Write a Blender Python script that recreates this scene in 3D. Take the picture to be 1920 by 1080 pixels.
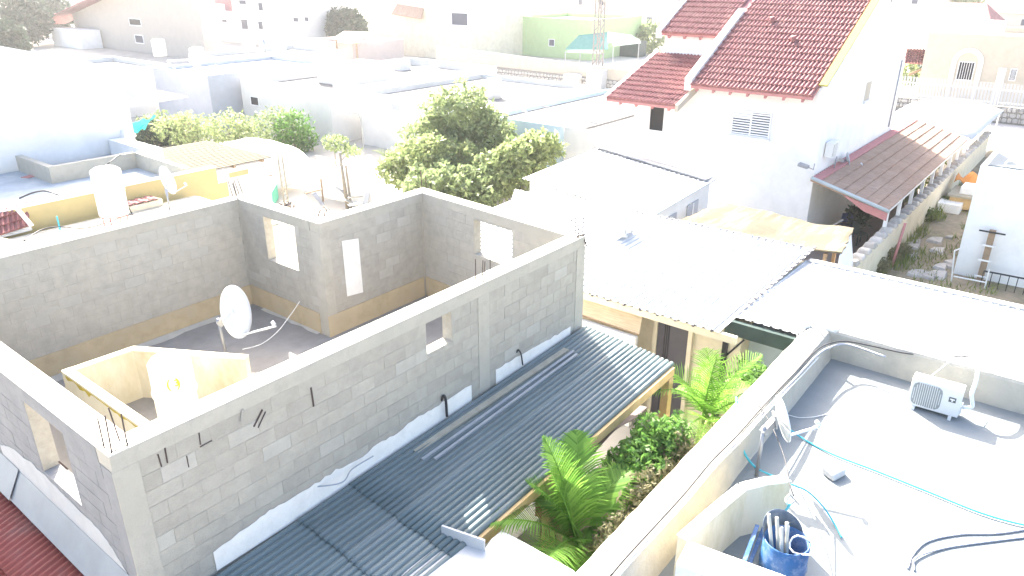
import bpy, math, random
from mathutils import Vector, Matrix, noise as mnoise
R_ = math.radians
scene = bpy.context.scene
for o in list(bpy.data.objects): bpy.data.objects.remove(o)

# ---------------------------------------------------------------- camera
CAMZ = 10.2
YAW, PITCH, ROLL, FPX = R_(38.4), R_(23.1), R_(0.15), 1400.0
_f = Vector((math.cos(YAW)*math.cos(PITCH), math.sin(YAW)*math.cos(PITCH), -math.sin(PITCH)))
_r0 = Vector((math.sin(YAW), -math.cos(YAW), 0)); _u0 = _r0.cross(_f)
_r = math.cos(ROLL)*_r0 + math.sin(ROLL)*_u0
_u = -math.sin(ROLL)*_r0 + math.cos(ROLL)*_u0
cam = bpy.data.cameras.new('camera'); camo = bpy.data.objects.new('camera', cam)
scene.collection.objects.link(camo); scene.camera = camo
cam.sensor_width = 36.0; cam.lens = 36.0*FPX/1920.0
cam.clip_start = 0.1; cam.clip_end = 3000
camo.matrix_world = Matrix(((_r.x,_u.x,-_f.x,0),(_r.y,_u.y,-_f.y,0),(_r.z,_u.z,-_f.z,CAMZ),(0,0,0,1)))

# ---------------------------------------------------------------- sky, sun, exposure
SUN_EL, SUN_AZ = R_(36.5), R_(57.0)      # azimuth measured from +X towards +Y
wd = bpy.data.worlds.new('World'); scene.world = wd; wd.use_nodes = True
wn = wd.node_tree; wn.nodes.clear()
sky = wn.nodes.new('ShaderNodeTexSky'); sky.sky_type = 'NISHITA'; sky.sun_disc = False
sky.sun_elevation = SUN_EL; sky.sun_rotation = math.pi/2 - SUN_AZ
sky.air_density = 0.9; sky.dust_density = 5.0; sky.ozone_density = 0.5
bg = wn.nodes.new('ShaderNodeBackground'); bg.inputs['Strength'].default_value = 0.15
wo = wn.nodes.new('ShaderNodeOutputWorld')
wn.links.new(sky.outputs[0], bg.inputs[0]); wn.links.new(bg.outputs[0], wo.inputs[0])
sl = bpy.data.lights.new('sun', 'SUN'); sl.energy = 5.0; sl.angle = R_(0.5); sl.color = (1.0, 0.95, 0.88)
so = bpy.data.objects.new('sun', sl); scene.collection.objects.link(so)
sd = Vector((math.cos(SUN_AZ)*math.cos(SUN_EL), math.sin(SUN_AZ)*math.cos(SUN_EL), math.sin(SUN_EL)))
so.rotation_euler = sd.to_track_quat('Z', 'Y').to_euler(); so.location = (20, 20, 40)
vs = scene.view_settings
vs.view_transform = 'Standard'; vs.look = 'None'; vs.gamma = 1.0; vs.exposure = 2.42; vs.use_curve_mapping = False

# ---------------------------------------------------------------- pixel -> place
def ray(x, y):
    return _r*((x-960)/FPX) - _u*((y-540)/FPX) + _f
def W(x, y, z):
    d = ray(x, y); t = (z-CAMZ)/d.z; p = d*t; return Vector((p.x, p.y, z))
def onX(x, y, X):
    d = ray(x, y); p = d*(X/d.x); return Vector((X, p.y, p.z+CAMZ))
def onY(x, y, Y):
    d = ray(x, y); p = d*(Y/d.y); return Vector((p.x, Y, p.z+CAMZ))
V = Vector

# ---------------------------------------------------------------- materials
def srgb(r, g, b):
    return tuple(((c/255)/12.92 if c/255 <= .04045 else ((c/255+.055)/1.055)**2.4) for c in (r, g, b))
MATS = {}
def M(name, col, rough=.85, var=.12, scale=3.0, bump=.0, bscale=40, metal=0., dirt=None, dirtamt=.5, dscale=1.2, objvar=0., spec=.25, stretch=None):
    m = bpy.data.materials.new(name); m.use_nodes = True; MATS[name] = m
    n = m.node_tree; b = n.nodes['Principled BSDF']
    b.inputs['Roughness'].default_value = rough; b.inputs['Metallic'].default_value = metal
    b.inputs['Specular IOR Level'].default_value = spec
    tc = n.nodes.new('ShaderNodeTexCoord'); vec = tc.outputs['Object']
    oi = n.nodes.new('ShaderNodeObjectInfo')
    if objvar:
        ad = n.nodes.new('ShaderNodeVectorMath'); ad.operation = 'ADD'
        mu = n.nodes.new('ShaderNodeVectorMath'); mu.operation = 'SCALE'; mu.inputs[0].default_value = (37, 53, 71)
        n.links.new(oi.outputs['Random'], mu.inputs['Scale'])
        n.links.new(vec, ad.inputs[0]); n.links.new(mu.outputs[0], ad.inputs[1]); vec = ad.outputs[0]
    if stretch:
        mp = n.nodes.new('ShaderNodeMapping'); mp.inputs['Scale'].default_value = stretch
        n.links.new(vec, mp.inputs['Vector']); vec = mp.outputs[0]
    no = n.nodes.new('ShaderNodeTexNoise'); no.inputs['Scale'].default_value = scale; no.inputs['Detail'].default_value = 6
    no.inputs['Roughness'].default_value = .65
    n.links.new(vec, no.inputs['Vector'])
    rp = n.nodes.new('ShaderNodeValToRGB')
    rp.color_ramp.elements[0].position = .28; rp.color_ramp.elements[1].position = .72
    rp.color_ramp.elements[0].color = tuple(c*(1-var) for c in col)+(1,)
    rp.color_ramp.elements[1].color = tuple(min(1, c*(1+var)) for c in col)+(1,)
    n.links.new(no.outputs['Fac'], rp.inputs['Fac']); out = rp.outputs[0]
    if dirt:
        n2 = n.nodes.new('ShaderNodeTexNoise'); n2.inputs['Scale'].default_value = dscale; n2.inputs['Detail'].default_value = 8
        n2.inputs['Roughness'].default_value = .7
        n.links.new(vec, n2.inputs['Vector'])
        r2 = n.nodes.new('ShaderNodeValToRGB'); r2.color_ramp.elements[0].position = .48; r2.color_ramp.elements[1].position = .68
        r2.color_ramp.elements[0].color = (0, 0, 0, 1); r2.color_ramp.elements[1].color = (dirtamt,)*3+(1,)
        n.links.new(n2.outputs['Fac'], r2.inputs['Fac'])
        mx = n.nodes.new('ShaderNodeMix'); mx.data_type = 'RGBA'
        n.links.new(r2.outputs[0], mx.inputs[0]); n.links.new(out, mx.inputs[6]); mx.inputs[7].default_value = tuple(dirt)+(1,)
        out = mx.outputs[2]
    if objvar:
        hs = n.nodes.new('ShaderNodeHueSaturation')
        mr = n.nodes.new('ShaderNodeMapRange'); mr.inputs[3].default_value = 1-objvar; mr.inputs[4].default_value = 1+objvar
        n.links.new(oi.outputs['Random'], mr.inputs[0]); n.links.new(mr.outputs[0], hs.inputs['Value'])
        n.links.new(out, hs.inputs['Color']); out = hs.outputs[0]
    n.links.new(out, b.inputs['Base Color'])
    if bump:
        bn = n.nodes.new('ShaderNodeTexNoise'); bn.inputs['Scale'].default_value = bscale; bn.inputs['Detail'].default_value = 5
        n.links.new(vec, bn.inputs['Vector'])
        bp = n.nodes.new('ShaderNodeBump'); bp.inputs['Strength'].default_value = bump; bp.inputs['Distance'].default_value = .02
        n.links.new(bn.outputs['Fac'], bp.inputs['Height']); n.links.new(bp.outputs[0], b.inputs['Normal'])
    return m
def LEAF(name, c1, c2, trans=.45):
    m = bpy.data.materials.new(name); m.use_nodes = True; MATS[name] = m
    n = m.node_tree; n.nodes.clear()
    geo = n.nodes.new('ShaderNodeNewGeometry'); rp = n.nodes.new('ShaderNodeValToRGB')
    rp.color_ramp.elements[0].color = c1+(1,); rp.color_ramp.elements[1].color = c2+(1,)
    n.links.new(geo.outputs['Random Per Island'], rp.inputs[0])
    d = n.nodes.new('ShaderNodeBsdfPrincipled'); d.inputs['Roughness'].default_value = .55; d.inputs['Specular IOR Level'].default_value = .3
    t = n.nodes.new('ShaderNodeBsdfTranslucent'); mx = n.nodes.new('ShaderNodeMixShader'); mx.inputs[0].default_value = trans
    o = n.nodes.new('ShaderNodeOutputMaterial')
    n.links.new(rp.outputs[0], d.inputs['Base Color']); n.links.new(rp.outputs[0], t.inputs[0])
    n.links.new(d.outputs[0], mx.inputs[1]); n.links.new(t.outputs[0], mx.inputs[2]); n.links.new(mx.outputs[0], o.inputs[0])
    return m
def GLASS(name, col):
    return M(name, col, rough=.12, var=.2, scale=2, spec=.6)
M('block', (.37, .347, .295), .95, .10, 5, .5, 60, dirt=(.43, .41, .355), dirtamt=.5, dscale=3, objvar=.06)
M('block_inner', (.41, .385, .33), .95, .12, 5, .5, 60, dirt=(.46, .435, .37), dirtamt=.5, dscale=3, objvar=.06)
M('mortar', (.37, .35, .30), .95, .15, 8, .5, 50)
M('beam_concrete', (.42, .395, .335), .92, .13, 4, .4, 40, dirt=(.34, .32, .27), dirtamt=.5, dscale=2)
M('cap_concrete', (.50, .48, .42), .92, .12, 4, .4, 40, dirt=(.36, .34, .30), dirtamt=.5, dscale=2)
M('base_tan', (.47, .385, .25), .92, .14, 4, .3, 40, dirt=(.38, .33, .25), dirtamt=.6, dscale=2)
M('slab_grey', (.27, .255, .235), .9, .15, 2, .3, 30, dirt=(.30, .29, .27), dirtamt=.5, dscale=1.2)
M('whitewash', (.82, .79, .73), .9, .06, 4, .4, 25, dirt=(.62, .60, .55), dirtamt=.5, dscale=2.5)
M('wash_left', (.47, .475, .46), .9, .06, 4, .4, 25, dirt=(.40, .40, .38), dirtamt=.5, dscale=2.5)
M('white_wall', (.75, .74, .715), .85, .04, 2, .15, 30, dirt=(.60, .59, .56), dirtamt=.4, dscale=.8)
M('white_metal', (.46, .465, .46), .55, .06, 2, dirt=(.36, .37, .37), dirtamt=.5, dscale=1.2, spec=.4)
M('wall_far', (.60, .585, .55), .88, .05, 1.2, .1, 20, dirt=(.50, .485, .45), dirtamt=.5, dscale=.5)
M('roof_pale', (.17, .168, .16), .9, .1, 1, dirt=(.13, .13, .125), dirtamt=.6, dscale=.5)
M('mast_grey', (.24, .215, .20), .6, .1, 3)
M('cream_wall', (.66, .60, .46), .88, .06, 2, .2, 30, dirt=(.50, .44, .30), dirtamt=.5, dscale=1.5)
M('cream_wall_stained', (.62, .57, .44), .88, .08, 2, .3, 30, dirt=(.40, .33, .12), dirtamt=.5, dscale=1.4, stretch=(1, 1, .4))
M('lichen', (.42, .33, .05), .95, .3, 8, .3, 30)
M('yellow_wall', (.47, .385, .19), .88, .06, 2, .2, 30)
M('tan_wall', (.46, .41, .33), .9, .06, 2, .2, 30, dirt=(.38, .33, .26), dirtamt=.4)
M('beige_wall', (.42, .385, .34), .9, .05, 1.5, .1, 30)
M('green_wall', (.40, .52, .26), .9, .06, 1.5)
M('pale_blue_wall', (.52, .62, .66), .9, .06, 1.5)
M('grey_wall', (.42, .43, .46), .9, .06, 1.5)
M('pink_wall', (.50, .42, .38), .9, .06, 1.5)
M('roof_membrane', (.20, .222, .228), .8, .07, 1.5, .25, 25, dirt=(.17, .187, .19), dirtamt=.5, dscale=.9)
M('roof_grey', (.33, .37, .40), .85, .12, 1.2, .3, 20, dirt=(.50, .52, .53), dirtamt=.6, dscale=.8)
M('sheet_dark', (.112, .150, .150), .55, .22, 1.3, .15, 60, metal=.15, dirt=(.175, .205, .205), dirtamt=.7, dscale=1.8, objvar=.12, spec=.5, stretch=(.35, 1.6, 1))
M('sheet_red', (.26, .062, .048), .6, .15, 2, dirt=(.20, .12, .10), dirtamt=.5, dscale=2)
M('tile_red', (.235, .096, .095), .8, .25, 6, .2, 30, dirt=(.36, .20, .17), dirtamt=.5, dscale=1.5)
M('tile_brown', (.33, .225, .165), .85, .15, 4, .2, 30, dirt=(.42, .32, .25), dirtamt=.5, dscale=1.5)
M('tile_rim', (.45, .20, .19), .8, .1, 4)
M('flashing', (.28, .31, .33), .5, .1, 2, metal=.4)
M('pine', (.52, .36, .17), .65, .18, 6, .1, 30, stretch=(1, 1, 1))
M('old_wood', (.28, .20, .13), .85, .2, 6, .2, 40)
M('plank', (.35, .32, .25), .85, .15, 6, .2, 40)
M('grey_strip', (.36, .38, .40), .5, .1, 4, metal=.4)
M('reed', (.50, .41, .28), .9, .25, 60, .3, 80, stretch=(.05, .05, 1))
M('mat_straw', (.115, .10, .068), .95, .25, 14, .4, 60, stretch=(1, 6, 1), dirt=(.22, .205, .15), dirtamt=.9, dscale=.5)
M('dark_metal', (.03, .033, .038), .5, .2, 4, metal=.3)
M('dark_green', (.035, .06, .055), .5, .2, 4)
M('grey_metal', (.33, .34, .36), .45, .1, 4, metal=.6)
M('door_grey', (.075, .072, .085), .5, .1, 3)
M('rebar', (.075, .055, .05), .8, .3, 20)
M('cable_black', (.03, .03, .035), .5, .1, 3)
M('cable_grey', (.34, .35, .38), .6, .1, 3)
M('cable_white', (.70, .70, .68), .5, .05, 3)
M('hose_teal', (.06, .42, .50), .4, .1, 3)
M('dish_white', (.62, .65, .67), .55, .05, 3, spec=.4)
M('plastic_white', (.76, .76, .75), .45, .03, 3, spec=.4)
M('ac_body', (.70, .70, .68), .5, .04, 3, dirt=(.55, .54, .50), dirtamt=.4)
M('ac_grille', (.30, .31, .30), .6, .1, 3)
M('ac_logo', (.12, .12, .12), .5, .05, 3)
M('barrel_blue', (.012, .075, .21), .45, .12, 5, dirt=(.3, .36, .42), dirtamt=.35, dscale=9, spec=.4)
M('barrel_inner', (.06, .085, .12), .6, .3, 14, dirt=(.14, .16, .18), dirtamt=.8, dscale=12)
M('pvc_pipe', (.50, .49, .42), .5, .1, 3)
M('glass_dark', (.012, .014, .02), .3, .2, 3, spec=.2)
M('window_frame', (.74, .74, .73), .6, .03, 3)
M('shutter_gap', (.05, .06, .09), .7, .1, 3)
M('stone', (.40, .375, .34), .95, .15, 6, .5, 40, objvar=.15)
M('stone_joint', (.24, .225, .20), .95, .2, 6, .3, 40)
M('paving', (.21, .18, .16), .92, .1, 2, .2, 25, objvar=.08)
M('earth', (.24, .20, .14), .95, .25, 3, .5, 20, dirt=(.14, .15, .07), dirtamt=.7, dscale=.9)
M('street', (.34, .33, .32), .95, .1, .6, .2, 20)
M('ground_dust', (.44, .41, .36), .95, .12, .4, .2, 20, dirt=(.32, .29, .24), dirtamt=.5, dscale=.15)
M('tarp_teal', (.03, .50, .46), .5, .1, 3)
M('tarp_green', (.10, .42, .27), .6, .1, 3)
M('tarp_white', (.70, .70, .69), .6, .05, 3)
M('tab_grey', (.11, .11, .12), .6, .2, 5)
M('cloth_grey', (.17, .15, .15), .9, .15, 6)
M('cloth_red', (.30, .07, .08), .8, .15, 5)
M('bark', (.20, .16, .12), .95, .25, 10, .5, 30)
M('awning_green', (.10, .25, .22), .7, .1, 3)
M('awning_pale', (.42, .55, .53), .7, .08, 3)
M('orange_cloth', (.62, .25, .06), .8, .1, 4)
M('navy', (.03, .05, .12), .6, .1, 4)
M('mark_yellow', (.62, .68, .05), .6, .05, 4)
M('sign_green', (.03, .38, .24), .5, .05, 4)
M('car_white', (.72, .72, .72), .3, .02, 4, spec=.5)
M('tyre', (.02, .02, .02), .9, .1, 4)
M('gutter', (.36, .41, .42), .5, .05, 4)
M('concrete_lump', (.55, .54, .52), .95, .12, 8, .5, 40)
LEAF('palm_leaf', (.10, .24, .03), (.24, .44, .07), .5)
LEAF('palm_dry', (.22, .22, .08), (.42, .36, .20), .4)
LEAF('leaf_green', (.06, .15, .03), (.15, .28, .06), .45)
LEAF('leaf_light', (.17, .23, .09), (.36, .41, .18), .5)
LEAF('leaf_mid', (.14, .19, .085), (.28, .34, .15), .5)
LEAF('leaf_dark', (.018, .042, .028), (.045, .08, .045), .3)
M('parapet_plaster', (.44, .415, .35), .92, .08, 2.5, .4, 25, dirt=(.32, .305, .27), dirtamt=.6, dscale=1.6)
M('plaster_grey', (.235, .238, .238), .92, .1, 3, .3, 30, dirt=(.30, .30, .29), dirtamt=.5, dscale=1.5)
M('picket_white', (.45, .45, .44), .7, .04, 3)
M('slat_wood', (.095, .085, .058), .9, .2, 6)
LEAF('weed_dry', (.14, .14, .07), (.26, .24, .13), .35)
LEAF('weed_red', (.25, .16, .08), (.36, .26, .13), .35)
LEAF('grass_leaf', (.09, .14, .03), (.22, .26, .07), .4)
MATS['palm_stem'] = M('palm_stem', (.24, .30, .10), .7, .15, 6)
MATS['trunk_grey'] = M('trunk_grey', (.27, .24, .19), .9, .2, 8, .4, 30)

# ---------------------------------------------------------------- mesh builder
col = scene.collection
def origin(o):
    p = V((0, 0, 0))
    while o is not None:
        p = p + o.location; o = o.parent
    return p
class MB:
    def __init__(s): s.v = []; s.f = []
    def add(s, vs_, fs):
        k = len(s.v); s.v += [V(a) for a in vs_]; s.f += [tuple(i+k for i in f) for f in fs]; return s
    def hexa(s, b, t):       # bottom 4, top 4 (ccw from above)
        return s.add(list(b)+list(t), [(3,2,1,0),(4,5,6,7),(0,1,5,4),(1,2,6,5),(2,3,7,6),(3,0,4,7)])
    def box(s, x0, x1, y0, y1, z0, z1):
        return s.hexa([(x0,y0,z0),(x1,y0,z0),(x1,y1,z0),(x0,y1,z0)], [(x0,y0,z1),(x1,y0,z1),(x1,y1,z1),(x0,y1,z1)])
    def wallbox(s, p, q, th, z0, z1, side=1, tz=None):   # box from p to q, thickness to the left (side=1) or right
        p, q = V((p[0],p[1],0)), V((q[0],q[1],0)); d = (q-p).normalized(); n = V((-d.y, d.x, 0))*th*side
        a, b, c, e = (p, q, q+n, p+n) if side > 0 else (q, p, p+n, q+n)
        return s.hexa([(k.x,k.y,z0) for k in (a,b,c,e)], [(k.x,k.y,z1) for k in (a,b,c,e)])
    def prism(s, pts, z0, z1):
        n = len(pts); ar = sum(pts[i][0]*pts[(i+1)%n][1]-pts[(i+1)%n][0]*pts[i][1] for i in range(n))
        if ar < 0: pts = pts[::-1]
        vs_ = [(p[0],p[1],z0) for p in pts]+[(p[0],p[1],z1) for p in pts]
        return s.add(vs_, [tuple(range(n-1,-1,-1)), tuple(range(n,2*n))]+[(i,(i+1)%n,n+(i+1)%n,n+i) for i in range(n)])
    def slab(s, pts, th):     # polygon in 3D, extruded down along z
        n = len(pts); pts = [V(p) for p in pts]
        ar = sum(pts[i][0]*pts[(i+1)%n][1]-pts[(i+1)%n][0]*pts[i][1] for i in range(n))
        if ar < 0: pts = pts[::-1]
        return s.add([p-V((0,0,th)) for p in pts]+pts, [tuple(range(n-1,-1,-1)), tuple(range(n,2*n))]+[(i,(i+1)%n,n+(i+1)%n,n+i) for i in range(n)])
    def bar(s, a, b, w, h=None, up=V((0,0,1))):
        a, b = V(a), V(b); h = h or w; d = (b-a).normalized()
        if abs(d.dot(up)) > .98: up = V((1,0,0))
        x = d.cross(up).normalized()*w/2; y = x.cross(d).normalized()*h/2
        return s.add([a-x-y,a+x-y,a+x+y,a-x+y,b-x-y,b+x-y,b+x+y,b-x+y], [(0,1,2,3),(7,6,5,4),(0,4,5,1),(1,5,6,2),(2,6,7,3),(3,7,4,0)])
    def tube(s, path, r, n=6, cap=True):
        path = [V(p) for p in path]; k = len(s.v); m = len(path); rs = r if isinstance(r, (list, tuple)) else [r]*m
        x = None
        for i, p in enumerate(path):
            d = (path[min(i+1,m-1)]-path[max(i-1,0)]).normalized()
            if x is None:
                x = d.cross(V((0,0,1)) if abs(d.z) < .95 else V((1,0,0))).normalized()
            else:
                x = (x - d*x.dot(d)).normalized()
            y = d.cross(x)
            for j in range(n):
                a = 2*math.pi*j/n; s.v.append(p+(x*math.cos(a)+y*math.sin(a))*rs[i])
        for i in range(m-1):
            for j in range(n):
                s.f.append((k+i*n+j, k+i*n+(j+1)%n, k+(i+1)*n+(j+1)%n, k+(i+1)*n+j))
        if cap:
            s.f.append(tuple(k+j for j in range(n-1,-1,-1))); s.f.append(tuple(k+(m-1)*n+j for j in range(n)))
        return s
    def lathe(s, c, prof, n=24):      # prof: (r,z) list, open
        c = V(c); k = len(s.v); m = len(prof)
        for r, z in prof:
            for j in range(n):
                a = 2*math.pi*j/n; s.v.append(c+V((r*math.cos(a), r*math.sin(a), z)))
        for i in range(m-1):
            for j in range(n):
                s.f.append((k+i*n+j, k+i*n+(j+1)%n, k+(i+1)*n+(j+1)%n, k+(i+1)*n+j))
        if prof[0][0] > 0: s.f.append(tuple(k+j for j in range(n-1,-1,-1)))
        if prof[-1][0] > 0: s.f.append(tuple(k+(m-1)*n+j for j in range(n)))
        return s
    def grid(s, fn, nu, nv):
        k = len(s.v)
        for i in range(nu+1):
            for j in range(nv+1): s.v.append(V(fn(i/nu, j/nv)))
        for i in range(nu):
            for j in range(nv):
                a = k+i*(nv+1)+j; s.f.append((a, a+nv+1, a+nv+2, a+1))
        return s
    def build(s, name, mat, parent=None, smooth=False, loc=None, solid=None, bevel=None):
        me = bpy.data.meshes.new(name)
        if parent is not None: o0 = origin(parent)
        elif loc is not None: o0 = V(loc)
        else:
            xs = [v.x for v in s.v]; ys = [v.y for v in s.v]; zs = [v.z for v in s.v]
            o0 = V(((min(xs)+max(xs))/2, (min(ys)+max(ys))/2, min(zs)))
        me.from_pydata([tuple(v-o0) for v in s.v], [], s.f); me.update()
        me.materials.append(MATS[mat])
        if smooth:
            for p in me.polygons: p.use_smooth = True
        o = bpy.data.objects.new(name, me); col.objects.link(o)
        if parent is not None: o.parent = parent
        else: o.location = o0
        if solid:
            md = o.modifiers.new('thick', 'SOLIDIFY'); md.thickness = solid; md.offset = -1
        if bevel:
            md = o.modifiers.new('bev', 'BEVEL'); md.width = bevel; md.segments = 2; md.limit_method = 'ANGLE'
        return o
def tag(o, label=None, cat=None, group=None, kind=None):
    if label: o['label'] = label
    if cat: o['category'] = cat
    if group: o['group'] = group
    if kind: o['kind'] = kind
    return o
def thing(name, label, cat, loc, group=None):
    o = bpy.data.objects.new(name, None); o.location = V(loc); o.empty_display_size = .3; col.objects.link(o)
    return tag(o, label, cat, group)
def inst(src, parent, name, loc, rotz=0, scale=(1,1,1)):   # share mesh; loc is a world place
    o = bpy.data.objects.new(name, src); col.objects.link(o); o.parent = parent
    o.location = V(loc)-origin(parent); o.rotation_euler = (0, 0, rotz); o.scale = scale; return o
def spline(pts, n=8):
    pts = [V(p) for p in pts]; out = []
    P = [pts[0]*2-pts[1]]+pts+[pts[-1]*2-pts[-2]]
    for i in range(1, len(P)-2):
        a, b, c, d = P[i-1], P[i], P[i+1], P[i+2]
        for k in range(n):
            t = k/n
            out.append(.5*((2*b)+(c-a)*t+(2*a-5*b+4*c-d)*t*t+(3*b-a-3*c+d)*t**3))
    out.append(pts[-1]); return out
def cable(name, label, pts, r, mat, cat='cable', group=None, n=8):
    return tag(MB().tube(spline(pts, n), r, 6).build(name, mat, smooth=True), label, cat, group)
rnd = random.Random(11)
# ================================================================= setting
g = MB().add([(-80,-120,-.02),(600,-120,-.02),(600,600,-.02),(-80,600,-.02)], [(0,1,2,3)]).build('ground', 'ground_dust'); tag(g, kind='structure')
cp = MB().box(2, 14.4, 3.7, 7.0, -.3, .06).build('courtyard_paving', 'paving'); tag(cp, kind='structure')
gp = MB().add([(20.2,5.35,.012),(20.2,-6,.012),(62,-6,.012),(62,5.35,.012)], [(0,1,2,3)]).build('garden_ground', 'earth'); tag(gp, kind='structure')
pt = MB().add([(20.5,5.65,.016),(46,5.65,.016),(46,8.2,.016),(20.5,8.2,.016)], [(0,1,2,3)]).build('patio_paving', 'paving'); tag(pt, kind='structure')
rd = MB().add([(60.4,-60,.01),(64.6,-60,.01),(64.6,190,.01),(60.4,190,.01)], [(0,1,2,3)]).build('street', 'street'); tag(rd, kind='structure')

# ================================================================= unfinished block building
TOP = 5.70; FLR = 3.27
ub = thing('unfinished_building', 'unfinished grey concrete block storey with window openings beside the dark carport', 'building', (6.7, 10.5, 0))
pl = [(2.36,7.02),(11.02,7.02),(11.4,11.6),(8.58,11.6),(8.58,14.3),(2.36,14.3)]
MB().prism(pl, 0, FLR-.22).build('lower_wall', 'white_wall', ub)
MB().prism(pl, FLR-.22, FLR).build('floor_slab', 'slab_grey', ub)
full = {}
def block_mesh(matname):
    if matname not in full:
        m = MB().box(-.195, .195, 0, .2, 0, .19); me = bpy.data.meshes.new('block_'+matname)
        me.from_pydata([tuple(v) for v in m.v], [], m.f); me.materials.append(MATS[matname]); full[matname] = me
    return full[matname]
M('block_pale', (.42, .40, .35), .95, .08, 5, .4, 60, objvar=.05)
NB = [0]
def blockwall(p, q, z0, z1, side, openings=(), individual=False, mat='block', pale=.07, th=.2, parent=ub, name='block_wall'):
    p, q = V((p[0],p[1],0)), V((q[0],q[1],0)); d = (q-p); L = d.length; d.normalize(); n = V((-d.y,d.x,0))*side
    ang = math.atan2(d.y, d.x)
    # recessed mortar core, cut at openings
    core = MB(); cuts = sorted(set([0, L]+[c for o in openings for c in o[:2]]))
    a0 = .004
    for s0, s1 in zip(cuts[:-1], cuts[1:]):
        ops = [o for o in openings if o[0] < (s0+s1)/2 < o[1]]
        spans = [(z0, z1)]
        for o in ops:
            spans = [x for a, b in spans for x in ((a, min(b, o[2])), (max(a, o[3]), b)) if x[1]-x[0] > .001]
        for za, zb in spans:
            A = p+d*s0+n*a0; B = p+d*s1+n*a0
            core.wallbox(A, B, th-2*a0, za, zb, side)
    w = core.build(name, 'mortar', parent)
    joined = MB(); jp = MB()
    rows = int(round((z1-z0)/.2)); hrow = (z1-z0)/rows
    for r in range(rows):
        za = z0+r*hrow; s = -.2*(r % 2)
        while s < L:
            ivs = [(max(s, 0), min(s+.4, L))]
            for o in openings:
                if o[2] < za+hrow/2 < o[3]:
                    ivs = [x for a, b in ivs for x in ((a, min(b, o[0])), (max(a, o[1]), b)) if x[1]-x[0] > .03]
            for a, b in ivs:
                if b-a < .04: continue
                off = rnd.uniform(-.002, .002); pal = rnd.random() < pale
                c = p+d*((a+b)/2)+n*off; ln = b-a-.007
                if individual:
                    NB[0] += 1
                    sc = (ln/.39, 1, (hrow-.007)/.19)
                    loc = (c.x, c.y, za+.0035)
                    if side > 0: inst(block_mesh('block_pale' if pal else mat), w, 'block', loc, ang, sc)
                    else: inst(block_mesh('block_pale' if pal else mat), w, 'block', loc, ang+math.pi, sc)
                else:
                    A = c-d*ln/2; B = c+d*ln/2
                    (jp if pal else joined).wallbox(A, B, th, za+.0035, za+hrow-.0035, side)
            s += .4
    if joined.v: tag(joined.build('block_courses', mat, w), kind='stuff')
    if jp.v: tag(jp.build('pale_block_courses', 'block_pale', w), kind='stuff')
    return w
BZ = TOP-.2
def beam(p, q, side, mat='beam_concrete', z0=BZ, z1=TOP, th=.30, e0=0, e1=0):
    p, q = V((p[0],p[1],0)), V((q[0],q[1],0)); d = (q-p).normalized(); n = V((-d.y,d.x,0))*side
    o = n*(-.004)
    MB().wallbox(p+o-d*e0, q+o+d*e1, th, z0, z1-.012, side).build('ring_beam', mat, ub)
    MB().wallbox(p+o-d*e0+n*.004, q+o+d*e1+n*.004, th-.008, z1-.012, z1, side).build('beam_cap', 'cap_concrete', ub)
# front wall (normal -Y), outer face y=7.02
wz0, wz1 = onY(800,665,7.02).z, BZ
wx0, wx1 = onY(800,640,7.02).x, onY(848,640,7.02).x
blockwall((2.62,7.02), (8.0,7.02), FLR, BZ, 1, [(wx0-2.62, wx1-2.62, wz0, BZ-.02)], True)
blockwall((8.26,7.02), (10.76,7.02), FLR, BZ, 1, [], True)
beam((2.36,7.02), (11.02,7.02), 1)
# right wall: inner face towards -X
RB, RC = (10.83,7.24), (11.2,11.4)
rl = math.hypot(RC[0]-RB[0], RC[1]-RB[1])
ya, yb = onX(962,450,11.0).y, onX(888,440,11.05).y
zs = onX(925,490,11.02).z
blockwall(RB, RC, FLR, BZ, -1, [(ya-7.24, yb-7.24, zs, BZ-.05)], False, 'block_inner', .16)
beam((10.835,7.33), (11.2,11.39), -1)
# wall facing -Y further back
blockwall((8.62,11.4), (11.15,11.4), FLR, BZ, 1, [], False, 'block_inner', .2)
beam((8.4,11.4), (11.52,11.4), 1)
# wall facing -X, with window
ya2, yb2 = onX(556,470,8.4).y, onX(496,430,8.4).y
zs2 = onX(530,497,8.4).z; zt2 = onX(525,408,8.4).z
blockwall((8.4,11.66), (8.4,14.1), FLR, BZ, -1, [(ya2-11.66, yb2-11.66, zs2, min(zt2, BZ-.02))], False, 'block_inner', .15)
beam((8.4,11.71), (8.4,14.09), -1)
# back wall facing -Y
blockwall((2.56,14.1), (8.38,14.1), FLR, BZ, 1, [], False, 'block_inner', .16)
beam((2.36,14.1), (8.72,14.1), 1)
# left wall, outer face towards -X
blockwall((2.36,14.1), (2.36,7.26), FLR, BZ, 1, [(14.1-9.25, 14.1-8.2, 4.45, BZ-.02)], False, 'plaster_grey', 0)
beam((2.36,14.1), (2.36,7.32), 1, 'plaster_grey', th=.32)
# concrete columns
for x0, x1, y0, y1 in ((2.352,2.62,7.012,7.26),(8.0,8.26,7.012,7.23),(10.76,11.03,7.012,7.26),(8.392,8.62,11.392,11.66),(8.38,8.6,14.08,14.31),(11.15,11.42,11.39,11.61)):
    MB().box(x0, x1, y0, y1, FLR, BZ).build('column', 'beam_concrete', ub)
MB().box(2.349, 2.3525, 7.03, 7.262, FLR, BZ).build('plaster_strip', 'plaster_grey', ub)
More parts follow.
